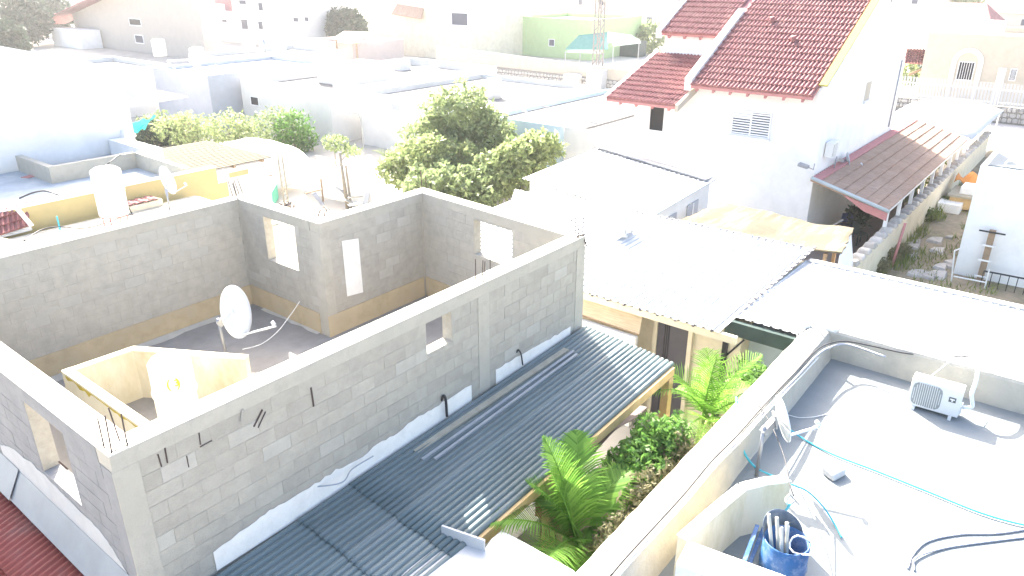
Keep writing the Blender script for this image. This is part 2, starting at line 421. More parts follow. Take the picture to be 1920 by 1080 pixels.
# tan base course along the inner walls and pale mortar strip on the floor
for p, q, s in (((2.6,14.1),(8.38,14.1),-1),((8.4,11.66),(8.4,14.08),1),((8.62,11.4),(11.12,11.4),-1),((11.08,9.9),(11.19,11.38),1),((10.86,7.3),(11.08,9.9),1)):
    MB().wallbox(p, q, .02, FLR, FLR+.46, s).build('base_course', 'base_tan', ub)
MB().wallbox((8.385,11.385), (8.63,11.385), .006, FLR, FLR+.46, -1).build('base_course', 'base_tan', ub)
ms = MB()
xs = [2.6+i*.29 for i in range(18)]
ms.add([(x, 13.93-rnd.uniform(0,.10), FLR+.006) for x in xs]+[(x, 14.07, FLR+.03) for x in xs], [(i, i+1, 18+i+1, 18+i) for i in range(17)])
ms.build('mortar_strip', 'cap_concrete', ub)
ms = MB(); ys = [11.7+i*.28 for i in range(8)]
ms.add([(8.36-rnd.uniform(.02,.08), y, FLR+.006) for y in ys]+[(8.39, y, FLR+.02) for y in ys], [(i, i+1, 8+i+1, 8+i) for i in range(7)])
ms.build('mortar_strip', 'cap_concrete', ub)
ms = MB().add([onY(641,452,11.392), onY(672,447,11.392), onY(681,548,11.392), onY(651,556,11.392)], [(0,1,2,3)])
ms.build('whitewash_patch', 'whitewash', ub)
for cx, cy, w_, h_ in ((207,545,26,7),(338,476,8,8),(265,478,7,3),(276,487,6,3),(30,552,22,8),(60,566,24,8),(92,583,24,7)):
    k = 9; P_ = [onY(cx+w_*math.cos(a)*rnd.uniform(.7,1.1), cy-.26*w_*math.cos(a)+h_*math.sin(a)*rnd.uniform(.7,1.1), 14.094) for a in [2*math.pi*i/k for i in range(k)]]
    MB().add(P_, [tuple(range(k))]).build('plaster_patch', 'block_pale', ub)
# jagged whitewash along the foot of the front wall
def wash(pts, y=7.008, zb=3.6, axis='Y', mat='whitewash'):
    P = [onY(x, yy, y) for x, yy in pts] if axis == 'Y' else [onX(x, yy, y) for x, yy in pts]
    fine = []
    for a, b in zip(P[:-1], P[1:]):
        for k in range(5): fine.append(a.lerp(b, k/5)+V((0,0,rnd.uniform(-.022,.022))))
    fine.append(P[-1]); n = len(fine)
    m = MB().add([(p.x,p.y,zb) for p in fine]+[tuple(p) for p in fine], [(i,i+1,n+i+1,n+i) if axis=='Y' else (i+1,i,n+i,n+i+1) for i in range(n-1)])
    m.build('whitewash', mat, ub, solid=.004)
wash([(400,1035),(480,975),(522,947),(580,915),(630,882),(660,870),(710,832),(745,811),(795,775),(830,755),(884,722)])
wash([(930,695),(960,675),(1000,652),(1040,630),(1070,612)])
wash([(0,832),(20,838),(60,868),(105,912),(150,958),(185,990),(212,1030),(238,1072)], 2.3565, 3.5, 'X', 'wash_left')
# small marks: cut conduits, wire stubs, dark tubes for the shade in wall grooves
for a, b, r in (((583,727),(588,762),.012),((476,800),(492,768),.012),((484,802),(498,772),.008),((375,838),(397,826),.008),((296,852),(303,875),.008),((309,840),(314,868),.009),((350,855),(354,876),.006),((373,812),(376,834),.007)):
    MB().tube([onY(*a,7.015), onY(*b,7.015)], r, 5).build('wire_groove_mark', 'rebar', ub)
MB().tube(spline([onY(830,752,7.0)+V((0,.03,0)), onY(832,742,6.97), onY(836,752,6.95), onY(838,781,6.95)]), .022, 6).build('conduit', 'cable_black', ub, smooth=True)
MB().tube(spline([onY(971,662,7.0)+V((0,.03,0)), onY(972,656,6.98), onY(977,664,6.96), onY(980,684,6.96)]), .014, 6).build('conduit', 'cable_black', ub, smooth=True)
MB().tube([onY(455,768,7.005)+V((0,.0,0)), onY(452,790,7.005)], .012, 5).build('conduit', 'mortar', ub)
MB().tube(spline([onX(110,865,2.36), onX(127,880,2.42)]), .012, 5).build('conduit', 'rebar', ub)
# rebar tufts on the columns
def tuft(x, y, n, h, lean=(0,0), s=.16, hoop=True, bend=0):
    for i in range(n):
        a = [(-1,-1),(1,-1),(1,1),(-1,1)][i % 4]; bx, by = x+a[0]*s/2, y+a[1]*s/2
        hh = h*rnd.uniform(.8,1.05); lx, ly = lean[0]+rnd.uniform(-.03,.03), lean[1]+rnd.uniform(-.03,.03)
        if bend:
            pth = spline([(bx,by,TOP-.05),(bx,by,TOP+.12),(bx+lx*.5,by+ly*.5,TOP+.22),(bx+lx,by+ly,TOP+.05-rnd.uniform(0,.2))], 6)
        else: pth = [(bx,by,TOP-.05),(bx+lx,by+ly,TOP+hh)]
        MB().tube(pth, .008, 5).build('rebar', 'rebar', ub)
    if hoop:
        k = s/2+.012
        MB().tube([(x-k,y-k,TOP+.02),(x+k,y-k,TOP+.025),(x+k,y+k,TOP+.03),(x-k,y+k,TOP+.03),(x-k,y-k,TOP+.02)], .005, 5).build('stirrup', 'rebar', ub)
p = W(203,848,TOP); tuft(2.49, 7.14, 4, .42)
p = W(897,521,TOP); tuft(p.x, 7.13, 4, .34)
tuft(10.9, 7.13, 4, .36); MB().tube(spline([(10.85,7.1,TOP+.02),(10.95,7.0,TOP+.05),(11.02,7.06,TOP),(10.98,6.98,TOP-.12),(11.03,6.98,TOP-.2)]), .014, 5).build('wire_groove_mark', 'rebar', ub)
tuft(11.3, 11.5, 3, .42, s=.14, hoop=False)
tuft(8.49, 14.2, 5, .40, lean=(-.05,.03))
tuft(8.5, 11.52, 4, .3, lean=(.25,-.0), bend=1, hoop=False)
tuft(2.42, 10.9, 2, .5, lean=(-.1,0), hoop=False)

# stair well enclosure on the slab
sw = thing('stairwell_parapet', 'low cream plastered parapet round the stairwell on the grey slab', 'parapet', (4.6, 11, FLR))
SZ = 4.22
path = [(3.76,9.45),(3.76,12.28),(4.92,12.22),(5.97,10.40)]
for a, b in zip(path[:-1], path[1:]):
    k_ = path.index(a)*.0025
    MB().wallbox(a, b, .13, FLR, SZ-.03-k_, -1).build('wall', 'cream_wall_stained', sw)
    MB().wallbox(a, b, .145, SZ-.03-k_, SZ-k_, -1).build('coping', 'cream_wall', sw)
lm = MB(); n = 26
tp = [(3.757, 12.2-i*.105, SZ-.045) for i in range(n)]; bt = [(3.757, 12.2-i*.105, SZ-.06-abs(mnoise.noise(V((i*.7,0,3))))*.22*(1 if i < 12 else .6)) for i in range(n)]
lm.add(tp+bt, [(i+1, i, n+i, n+i+1) for i in range(n-1)]); lm.build('lichen_stain', 'lichen', sw, solid=.002)
ms = MB().hexa([(5.2,9.2,FLR+.001),(6.6,9.4,FLR+.001),(6.5,10.2,FLR+.001),(5.9,10.3,FLR+.001)], [(5.2,9.25,FLR+.07),(6.5,9.45,FLR+.06),(6.35,10.1,FLR+.08),(5.9,10.2,FLR+.07)])
tag(ms.build('plaster_slab', 'whitewash', bevel=.02), 'pale plaster slab lying on the grey floor beside the stairwell parapet', 'slab')
tk = thing('water_tank', 'white cylindrical water tank with yellow mark inside the stairwell parapet', 'water tank', (4.62, 10.35, FLR))
MB().lathe((4.62,10.35,FLR), [(.27,0),(.31,.03),(.31,.86),(.33,.88),(.33,.93),(.31,.95),(.31,1.40),(.26,1.47),(.1,1.51),(0,1.52)], 28).build('body', 'plastic_white', tk, smooth=True)
def textmesh(s, size, name, mat, parent, loc, rot, extr=.002):
    cu = bpy.data.curves.new(name, 'FONT'); cu.body = s; cu.size = size; cu.extrude = extr; cu.align_x = 'CENTER'; cu.align_y = 'CENTER'
    to = bpy.data.objects.new('tmp', cu); col.objects.link(to); bpy.context.view_layer.update()
    me = bpy.data.meshes.new_from_object(to.evaluated_get(bpy.context.evaluated_depsgraph_get())); bpy.data.objects.remove(to)
    me.materials.append(MATS[mat]); o = bpy.data.objects.new(name, me); col.objects.link(o)
    if parent: o.parent = parent; o.location = V(loc)-origin(parent)
    else: o.location = V(loc)
    o.rotation_euler = rot; return o
dv = V((-4.62,-10.35,0)).normalized()
for ch, off in (('(', -.07), (')', .07), ('3', .045)):
    sx = V((-dv.y, dv.x, 0))
    pp = V((4.62,10.35,FLR+1.18))+dv*.318+sx*off
    o = textmesh(ch, .22 if ch != '3' else .16, 'mark', 'mark_yellow', tk, pp, (R_(90), 0, math.atan2(dv.y, dv.x)+R_(90)), .004)

# ---------------------------------------------------------------- satellite dishes
def dish(label, base, top, centre, normal, w, h, group='satellite dishes', arm=.55, lnb=True, stand=None, mat='dish_white', name='satellite_dish'):
    t = thing(name, label, 'satellite dish', base, group)
    n = V(normal).normalized(); x = n.cross(V((0,0,1))).normalized(); y = x.cross(n).normalized(); c = V(centre)
    m = MB()
    def f(u, v, o=0):
        a = 2*math.pi*v; r = u; return c+x*(w/2*r*math.cos(a))+y*(h/2*r*math.sin(a))+n*(.09*w*(r*r-1)-o)
    m.grid(lambda u, v: f(u, v), 6, 28)
    m.build('reflector', mat, t, smooth=True, solid=.012)
    rim = [c+x*(w/2*math.cos(a))+y*(h/2*math.sin(a)) for a in [2*math.pi*k/28 for k in range(29)]]
    MB().tube(rim, .012, 5).build('rim', mat, t, smooth=True)
    back = c-n*.12
    MB().tube([V(base), V(top)], .03, 10).build('pole', 'grey_metal' if w < .9 else 'flashing', t, smooth=True)
    MB().bar(V(top)-V((0,0,.12)), back-n*.0, .09, .12).build('mount', 'grey_metal', t)
    MB().bar(back-y*.12, back+y*.12, .14, .03).build('bracket', 'grey_metal', t)
    if lnb:
        st = c-y*(h/2*.93)-n*.01; en = c+n*arm-y*(h*.36)
        MB().bar(st, en, .03, .03).build('arm', mat, t)
        l = MB().tube([en-n*.02+y*.02, en+y*.10-n*.06], [.035,.03], 8).build('feed_horn', mat, t, smooth=True)
    return t
dish('large white satellite dish on grey pole standing in the block storey', W(429,684,FLR), W(429,684,FLR)+V((-.05,.03,.98)), W(443,585,4.35), (.42,-.86,.20), .86, 1.0, arm=.72)
b0 = W(1418,892,3.0)
dish('white satellite dish seen edge on above the pale flat roof parapet', b0, b0+V((0,0,.90)), W(1468,785,3.98), (.60,-.76,.22), .66, .72)
cable('white_cable', 'thin white cable looping from the large dish across the grey slab', [W(455,655,3.9), W(490,645,3.6), W(520,622,3.6), W(545,590,3.75), W(562,565,4.0)], .008, 'cable_white')

# ================================================================= dark corrugated carport
ct = thing('carport', 'carport with dark corrugated sheet roof and pine posts along the block wall', 'carport', (7.5, 6, 0))
def zc(y, x=9.0): return 3.86-(7.0-y)*.08-(11.0-x)*.034
def sheet(name, mat, parent, x0, x1, y0, y1, zf, pitch=.094, amp=.027, nx=10, dz=0, axis='x', sag=.006, lip=0):
    ncor = max(2, round((y1-y0)/pitch)); nv = ncor*8; sd_ = rnd.uniform(0, 99)
    m = MB()
    def f(u, v):
        x = x0+(x1-x0)*u; y = y0+(y1-y0)*v
        if lip: x += lip*mnoise.noise(V((y*3, u*9, sd_)))*(1 if u in (0, 1) else 0)
        z = zf(y, x)+amp*(2*abs(math.sin(math.pi*ncor*v))**.45-1)+sag*mnoise.noise(V((x*.8, y*1.2, sd_)))+dz
        return (x, y, z) if axis == 'x' else (y, x, z)
    m.grid(f, nx, nv)
    return m.build(name, mat, parent, smooth=True, solid=.004)
sx1 = W(765,955,3.78).x; sx2 = W(640,1005,3.78).x
xsn = [(sx1-.06, 11.06, 0), (sx2-.06, sx1+.05, -.012), (sx2-2.2, sx2+.05, -.024)]
for x0, x1, dz in xsn:
    for y0, y1, d2 in ((5.04,6.06,0),(6.0,6.985,.009)):
        sheet('roof_sheet', 'sheet_dark', ct, x0, x1, y0, y1, zc, dz=dz+d2, nx=14, lip=.03)
xb = sx2-2.2
MB().hexa([(xb,4.99,zc(5.05,xb)-.19),(10.98,4.99,zc(5.05,10.98)-.19),(10.98,5.10,zc(5.05,10.98)-.19),(xb,5.10,zc(5.05,xb)-.19)], [(xb,4.99,zc(5.05,xb)-.028),(10.98,4.99,zc(5.05,10.98)-.028),(10.98,5.10,zc(5.05,10.98)-.028),(xb,5.10,zc(5.05,xb)-.028)]).build('edge_beam', 'pine', ct)
MB().hexa([(xb,6.86,zc(6.9,xb)-.2),(10.98,6.86,zc(6.9,10.98)-.2),(10.98,6.96,zc(6.9,10.98)-.2),(xb,6.96,zc(6.9,xb)-.2)], [(xb,6.86,zc(6.9,xb)-.04),(10.98,6.86,zc(6.9,10.98)-.04),(10.98,6.96,zc(6.9,10.98)-.04),(xb,6.96,zc(6.9,xb)-.04)]).build('wall_beam', 'pine', ct)
for k in range(7):
    x = 4.6+k*1.05; za, zb = zc(5.2,x), zc(6.86,x); MB().hexa([(x,5.2,za-.16),(x+.07,5.2,za-.16),(x+.07,6.86,zb-.16),(x,6.86,zb-.16)], [(x,5.2,za-.04),(x+.07,5.2,za-.04),(x+.07,6.86,zb-.04),(x,6.86,zb-.04)]).build('rafter', 'pine', ct)
for x in (W(1240,690,3.5).x-.25, W(1015,885,3.5).x):
    MB().box(x-.08, x+.08, 4.97, 5.12, .05, zc(5.05,x)-.19).build('post', 'pine', ct, bevel=.008)
MB().tube(spline([W(575,915,3.9)-V((0,0,.0)), W(640,905,3.9), W(660,880,3.9), W(700,855,3.92)]), .01, 5).build('wire', 'grey_metal', ct)
# strips lying on the carport roof
def strip(name, label, a, b, w, h, mat):
    A, B = W(*a, zc(6.4,6.2)+.04), W(*b, zc(6.6,10.6)+.04)
    return tag(MB().bar(A, B, w, h).build(name, mat), label, 'plank', 'strips lying on the carport roof')
strip('wooden_plank', 'weathered wooden plank lying on the dark corrugated roof, nearest the block wall', (779,848), (1062,655), .11, .04, 'plank')
strip('metal_strip', 'pale grey metal strip between the wooden plank and the outer strip', (792,862), (1076,658), .05, .03, 'grey_strip')
strip('metal_strip', 'outermost pale grey metal strip lying on the dark corrugated roof', (815,861), (1082,664), .045, .03, 'grey_strip')
# things under the carport
bx = thing('storage_box', 'dark red box under the carport behind the pine post', 'box', onY(1055,935,5.6)*1.0)
q = onY(1055,915,5.6); bx.location = (q.x, q.y, q.z-.5)
MB().box(q.x-.35, q.x+.3, 5.45, 5.9, q.z-.5, q.z).build('body', 'cloth_red', bx); MB().box(q.x-.36, q.x+.31, 5.44, 5.91, q.z, q.z+.03).build('lid', 'cloth_red', bx)
MB().box(q.x-.3, q.x+.25, 5.5, 5.85, .06, q.z-.5).build('stand', 'old_wood', bx)
m = MB(); c = V((q.x-.1, q.y, q.z+.22))
m.grid(lambda u, v: c+V((math.cos(6.283*v)*math.sin(3.14159*u)*.33, math.sin(6.283*v)*math.sin(3.14159*u)*.22, math.cos(3.14159*u)*.2))*(1+.35*mnoise.noise(V((u*5,math.cos(6.283*v)*2,math.sin(6.283*v)*2)))), 14, 22)
tag(m.build('cloth_bundle', 'cloth_grey', smooth=True), 'crumpled grey cloth bundle on the dark red box', 'cloth')
tag(MB().grid(lambda u, v: onY(1080,865,5.3).lerp(onY(1215,745,5.3), u)+V((0,.45*v, -.15-.05*math.sin(u*9)-.25*v+.03*math.sin(v*7+u*5))), 16, 6).build('shade_cloth', 'cloth_grey', smooth=True, solid=.004), 'grey purple shade cloth sagging under the far end of the carport', 'cloth')

# ================================================================= white roof at the bottom of the frame
wr = thing('low_white_roof', 'white sheet roof with upturned flashing at the foot of the carport', 'roof', (5.0, 4.5, 0))
zz = 3.5
pts = [W(x, y, zz) for x, y in ((1076,1070),(952,1000),(940,996),(930,1004),(922,1010),(915,1020),(908,1030),(828,1006),(815,1028),(800,1040),(775,1058),(752,1080))]
pts += [V((4.0,5.4,zz)), V((4.0,2.9,zz)), V((5.4,2.9,zz))]
MB().slab(pts, .05).build('roof_sheet', 'white_metal', wr)
a, b = W(828,1006,zz), W(908,1034,zz)
MB().wallbox(a, b, .03, zz, zz+.17, 1).build('flashing', 'white_metal', wr)
MB().box(4.3, 5.4, 3.3, 4.6, 0, zz-.06).build('wall', 'white_wall', wr)
# ================================================================= right hand flat roof house
rh = thing('flat_roof_house', 'house with pale flat roof and thick white parapet carrying the split air conditioner', 'house', (10, 0, 0))
RZ = 3.0; PZ = 3.6
MB().box(2.5, 14.85, -6, 3.66, 0, RZ-.15).build('wall', 'white_wall', rh)
MB().box(2.5, 14.8, -6, 3.4, RZ-.15, RZ).build('roof', 'roof_membrane', rh)
def lumpy(p0, p1, prof, nseg, name, mat, parent, amp=.012, seed=0):
    p0, p1 = V(p0), V(p1); d = (p1-p0); L = d.length; d.normalize(); n = V((-d.y, d.x, 0)); m = MB()
    K = len(prof)-1
    def f(u, v):
        i = min(int(v*K+1e-6), K); s, z = prof[i]
        q = p0+d*(L*u)+n*s+V((0,0,z)); k = V((q.x*1.7, q.y*1.7, q.z*1.7+seed)); a = amp if 0 < i < K else 0
        return q+n*a*mnoise.noise(k*1.3)+V((0,0,a*mnoise.noise(k*2.1+V((9,0,0)))))
    m.grid(f, nseg, K); return m.build(name, mat, parent, smooth=False)
# left parapet runs along X: profile measured to the left (+Y)
lumpy((2.6,3.08,0), (14.5,3.22,0), [(-.02,RZ-.02),(.0,RZ+.03),(.07,PZ-.16),(.12,PZ-.04),(.20,PZ),(.35,PZ+.01),(.47,PZ),(.55,PZ-.03),(.58,PZ-.1),(.58,RZ-.3)], 60, 'parapet', 'parapet_plaster', rh, .018)
# far parapet runs along Y
lumpy((14.42,-5,0), (14.42,3.4,0), [(.35,RZ-.3),(-.0,RZ-.02),(-.0,RZ-.02),(.0,PZ-.05),(-.03,PZ),(-.15,PZ+.01),(-.3,PZ),(-.33,PZ-.1),(-.33,RZ-.3)], 40, 'parapet', 'parapet_plaster', rh, .014)
MB().box(14.43, 14.74, 3.2, 3.655, RZ, PZ+.05).build('corner_pier', 'whitewash', rh, bevel=.03)
# pipes and rods at the parapet corner
MB().tube([W(1495,640,PZ-.1), W(1498,600,PZ)], .02, 8).build('vent_pipe', 'grey_metal', rh, smooth=True)
q = W(1518,612,PZ); MB().tube([q, q+V((0,0,.42))], .04, 10).build('vent_pipe', 'plastic_white', rh, smooth=True)
MB().tube([q+V((.0,0,.0)), q+V((-.2,.1,.02)), q+V((-.4,.1,.0))], .04, 8).build('vent_pipe', 'plastic_white', rh, smooth=True)
for px in (1538, 1552):
    q = W(px-2, 605, PZ); MB().tube([q, q+V((.03,0,.42))], .006, 5).build('rebar', 'rebar', rh)

# split air conditioner unit, facing -X and slightly turned
def ac_unit(label, c, yaw, w=.80, d=.30, h=.56, logo=True, foot=True, group='air conditioner units'):
    t = thing('air_conditioner', label, 'air conditioner', c, group)
    c = V(c); ex = V((math.cos(yaw), math.sin(yaw), 0)); ey = V((-ex.y, ex.x, 0))   # ex: front normal, ey: left seen from behind
    def P(a, b, z): return c+ex*a+ey*b+V((0,0,z))
    z0 = .06 if foot else 0
    m = MB().hexa([P(d/2,-w/2,z0),P(d/2,w/2,z0),P(-d/2,w/2,z0),P(-d/2,-w/2,z0)], [P(d/2,-w/2,z0+h),P(d/2,w/2,z0+h),P(-d/2,w/2,z0+h),P(-d/2,-w/2,z0+h)])
    m.build('casing', 'ac_body', t, bevel=.012)
    gb = -w*.16   # grille centre offset
    m = MB(); k = 26; pts = []
    r = h*.42
    pts = [P(d/2+.004, gb+r*1.06*max(-1,min(1,1.25*math.cos(a))), z0+h/2+r*max(-1,min(1,1.25*math.sin(a)))) for a in [2*math.pi*i/k for i in range(k)]]
    m.add(pts, [tuple(range(k))]); gr = m.build('grille', 'ac_grille', t)
    for i in range(13):
        u = -1+2*(i+.5)/13; hh = r*min(1, 1.25*math.sqrt(max(0,1-u*u)))
        MB().bar(P(d/2+.012, gb+u*r*1.02, z0+h/2-hh), P(d/2+.012, gb+u*r*1.02, z0+h/2+hh), .010, .012).build('grille_bar', 'ac_body', gr)
    if logo:
        lb = w*.33
        o = MB().hexa([P(d/2+.006,lb-.055,z0+h*.52),P(d/2+.006,lb+.055,z0+h*.52),P(d/2,lb+.055,z0+h*.52),P(d/2,lb-.055,z0+h*.52)], [P(d/2+.006,lb-.055,z0+h*.70),P(d/2+.006,lb+.055,z0+h*.70),P(d/2,lb+.055,z0+h*.70),P(d/2,lb-.055,z0+h*.70)]).build('badge', 'ac_logo', t)
        MB().bar(P(d/2+.008,lb-.035,z0+h*.63), P(d/2+.008,lb+.035,z0+h*.63), .022, .004, up=ex).build('emblem', 'plastic_white', o)
        MB().bar(P(d/2+.009,lb,z0+h*.55), P(d/2+.009,lb,z0+h*.64), .022, .004, up=ex).build('emblem', 'plastic_white', o)
    if foot:
        for b in (-w*.36, w*.36): MB().bar(P(-d/2-.04,b,.03), P(d/2+.05,b,.03), .05, .06).build('foot', 'ac_body', t)
    MB().hexa([P(d/2-.06,w/2,z0+.05),P(d/2-.06,w/2+.03,z0+.05),P(-d/2+.05,w/2+.03,z0+.05),P(-d/2+.05,w/2,z0+.05)], [P(d/2-.06,w/2,z0+h*.4),P(d/2-.06,w/2+.03,z0+h*.4),P(-d/2+.05,w/2+.03,z0+h*.4),P(-d/2+.05,w/2,z0+h*.4)]).build('valve_cover', 'ac_body', t)
    return t
ac = W(1744,776,RZ); ac.x += .16
ac_unit('white split air conditioner standing on the pale flat roof by the parapet', ac, math.pi+.04, .80, .30, .52)
MB_ = MB().tube(spline([ac+V((.05,-.43,.2)), ac+V((.1,-.56,.24)), W(1822,740,3.45), W(1830,715,3.62), W(1836,688,3.75), W(1850,682,3.7)]), .035, 8)
tag(MB_.build('insulated_pipe', 'plastic_white', smooth=True), 'white insulated pipe bending up from the rooftop air conditioner', 'pipe')
cable('white_cable', 'thin white cable rising from the top of the rooftop air conditioner', [ac+V((.1,.15,.6)), W(1765,690,3.72), W(1784,674,3.72)], .009, 'cable_white')
# cables along the parapets
cpx = [(1150,1085),(1180,1050),(1240,985),(1290,930),(1340,870),(1385,825),(1425,780),(1460,742),(1500,700),(1530,668),(1555,652),(1590,646),(1640,655),(1700,668),(1760,674),(1830,674)]
def along(pts, dz=0, z=PZ+.02): return [W(x, y, PZ+.045 if i < 7 else (PZ+.01 if i == 7 else z+dz)) for i, (x, y) in enumerate(pts)]
cable('grey_cable', 'thick pale grey cable running along the white parapet past the dish', along(cpx[:12], -.10)+[W(1660,669,PZ-.05)], .022, 'cable_grey')
cable('black_cable', 'black cable clipped along the inner edge of the white parapet to the pipe', along([(x-5,y-6) for x,y in cpx], -.06), .012, 'cable_black')
cable('white_cable', 'white cable lying beside the black cable along the parapet', along([(x+4,y+3) for x,y in cpx[:10]], -.14), .012, 'cable_white')
cable('teal_hose', 'teal hose drooping from the parapet round the foot of the dish pole', [W(1381,745,3.62), W(1384,790,3.5), W(1392,840,3.3), W(1415,875,3.03), W(1450,893,3.02), W(1480,905,3.2)], .018, 'hose_teal', 'hose')
cable('teal_hose', 'long straight teal hose crossing the pale roof from the dish to the right', [W(1438,768,3.3), W(1455,785,3.2), W(1505,822,3.03), W(1562,852,3.03), W(1640,882,3.03), W(1740,922,3.03), W(1840,962,3.03), W(1925,985,3.03), W(1990,990,3.03)], .014, 'hose_teal', 'hose')
cable('teal_hose', 'thin teal hose curling over the roof above the blue barrel', [W(1484,908,3.78), W(1515,922,3.5), W(1545,952,3.2), W(1566,985,3.02), W(1578,1008,3.02)], .012, 'hose_teal', 'hose')
cable('black_cable', 'black cable sagging from the parapet through the dish to the stair wall', [W(1381,745,3.62), W(1395,738,3.75), W(1420,757,3.72), W(1445,795,3.7), W(1470,855,3.8), W(1480,905,3.8), W(1488,930,3.75)], .009, 'cable_black')
cable('grey_cable', 'upper of two grey cables sweeping over the roof at the right edge', [W(1702,1066,3.015), W(1712,1040,3.015), W(1740,1015,3.015), W(1800,1002,3.015), W(1870,1000,3.015), W(1940,990,3.015)], .014, 'cable_grey')
cable('grey_cable', 'lower of two grey cables sweeping over the roof at the right edge', [W(1714,1070,3.015), W(1717,1046,3.03), W(1770,1028,3.015), W(1850,1016,3.015), W(1940,1005,3.015)], .014, 'cable_grey')
cable('white_cable', 'thin pale cable lying in the shade between dish and sunlit roof', [W(1478,778,3.02), W(1500,783,3.02), W(1530,781,3.02), W(1556,774,3.02)], .006, 'cable_white')
# concrete lump
m = MB(); c = W(1563,895,RZ)
pts = [W(1540,888,RZ), W(1563,905,RZ), W(1586,892,RZ), W(1570,878,RZ)]
m.hexa([tuple(p) for p in pts], [tuple(p+V((.02*math.sin(i*9),.03*math.cos(i*7),.15+.03*math.sin(i*5)))) for i, p in enumerate(pts)])
tag(m.build('concrete_lump', 'concrete_lump', bevel=.03), 'broken concrete lump lying on the sunlit pale roof', 'rubble')
# stair head enclosure
sh = thing('stair_parapet', 'low rough cream wall curving round the blue barrel at the bottom of the frame', 'parapet', (7.9, 2.2, RZ))
EZ = 3.78
wp = [W(1482,905,EZ), W(1440,910,EZ), W(1400,920,EZ), W(1378,938,EZ), W(1345,966,EZ), W(1290,1015,EZ)]
for a, b in zip(wp[:-1], wp[1:]):
    e = (b-a).normalized()*.01
    MB().wallbox(b+e, a-e, .14, RZ-.4, EZ, 1).build('wall', 'cream_wall_stained', sh)
    MB().wallbox(b+e, a-e, .155, EZ, EZ+.02, 1).build('coping', 'whitewash', sh)
a, b = W(1290,1015,EZ), W(1475,1082,EZ)
MB().wallbox(V((a.x,a.y,0)), b, .45, RZ-.4, EZ+.01, -1).build('near_wall', 'whitewash', sh)
# barrel with pipes
bc = W(1478,1000,3.74); bc.z = RZ-.02
bl = thing('blue_barrel', 'scratched blue plastic barrel holding grey pipes by the cream stair wall', 'barrel', bc)
MB().lathe(bc, [(.27,0),(.285,.04),(.285,.28),(.295,.3),(.285,.32),(.28,.66),(.262,.66),(.262,.05),(0,.04)], 30).build('body', 'barrel_blue', bl, smooth=True)
m = MB(); n = 16     # torn standing flap of the barrel rim
pts0 = []; pts1 = []
for i in range(n+1):
    a = R_(-25+i*150/n); k = V((math.cos(a), math.sin(a), 0)); pts0.append(bc+k*.275+V((0,0,.64))); pts1.append(bc+k*(.285+.06*math.sin(math.pi*i/n))+V((0,0,.64+.22*math.sin(math.pi*i/n)**.7)))
m.add(pts0+pts1, [(i, i+1, n+2+i, n+1+i) for i in range(n)]); m.build('torn_rim', 'barrel_inner', bl, smooth=True, solid=.008)
MB().tube([bc+V((.14*math.cos(t), .2*math.sin(t)-.24, .66+.05*math.sin(2*t))) for t in [k*.42 for k in range(11)]], .012, 6).build('handle', 'cable_white', bl, smooth=True)
dirs = [(-.05,.32,1.05,-.08,.05),(.0,.26,1.0,-.04,.0),(.03,.2,.92,-.1,-.05),(.06,.2,.95,-.02,-.08),(.1,.1,.85,.03,-.02)]
for i, (dx, dy, h, bx_, by_) in enumerate(dirs):
    o = MB().tube([bc+V((bx_,by_,.1)), bc+V((bx_+dx*.5,by_+dy*.6,h-.05))], .024, 8).build('plastic_pipe', 'pvc_pipe', smooth=True)
    tag(o, 'short grey plastic pipe standing among others in the blue barrel', 'pipe', 'pipes in the blue barrel')
for k, (p0, p1) in enumerate((((1392,1062),(1420,985)),((1402,1066),(1432,990)))):
    o = MB().bar(onY(*p0,bc.y+.30), onY(*p1,bc.y+.45), .05, .02).build('blue_plank', 'barrel_blue')
    tag(o, ['blue plank leaning on the cream wall left of the barrel, farther one', 'blue plank leaning on the cream wall left of the barrel, nearer one'][k], 'plank')
o = MB().bar(W(1468,965,3.5), W(1482,945,3.75), .03, .02).build('teal_plank', 'hose_teal'); tag(o, 'short teal plank standing behind the blue barrel', 'plank')
o = MB().tube(spline([W(1480,928,3.72), W(1474,936,3.7), W(1478,946,3.66), W(1489,940,3.68)]), .02, 6).build('hose_connector', 'pvc_pipe', smooth=True); tag(o, 'pale green hose connector tied at the end of the cream wall', 'connector')

# ================================================================= big white metal roof house behind the courtyard
wh = thing('veranda_house', 'low house with wide white corrugated metal roof behind the courtyard', 'house', (16.5, 7, 0))
MB().box(14.5, 19.6, 5.1, 14.4, 0, 3.0).build('wall', 'cream_wall', wh)
MB().box(15.0, 19.1, -8, 5.1, 0, 2.95).build('wall', 'pale_blue_wall', wh)
def rsheet(x0, x1, y0, y1, z0, z1, parent, mat='white_metal', pitch=.2, amp=.016, name='roof_sheet'):
    n = max(2, int(round((y1-y0)/pitch))); m = MB(); prof = []
    for k in range(n):
        y = y0+(y1-y0)*k/n; w = (y1-y0)/n
        prof += [(y, 0), (y+w*.62, 0), (y+w*.72, amp*2), (y+w*.90, amp*2)]
    prof.append((y1, 0)); K = len(prof)-1
    m.grid(lambda u, v: (x0+(x1-x0)*u, prof[int(round(v*K))][0], z0+(z1-z0)*u+prof[int(round(v*K))][1]), 2, K)
    return m.build(name, mat, parent, solid=.006)
for y0, y1, dz in ((5.36,7.5,0),(7.48,9.6,.006),(9.58,11.8,0),(11.78,14.6,.006)):
    rsheet(13.8 if y0 < 9 else 14.0, 19.85, y0, y1, 3.16+dz, 3.30+dz, wh)
for y0, y1, dz in ((-8,-3.9,0),(-3.95,1.0,.006),(.95,5.40,.012)):
    rsheet(14.82 if y0 < 3.5 and y1 < 3 else 14.6, 19.3, y0, y1, 3.22+dz, 3.12+dz, wh, amp=.012)
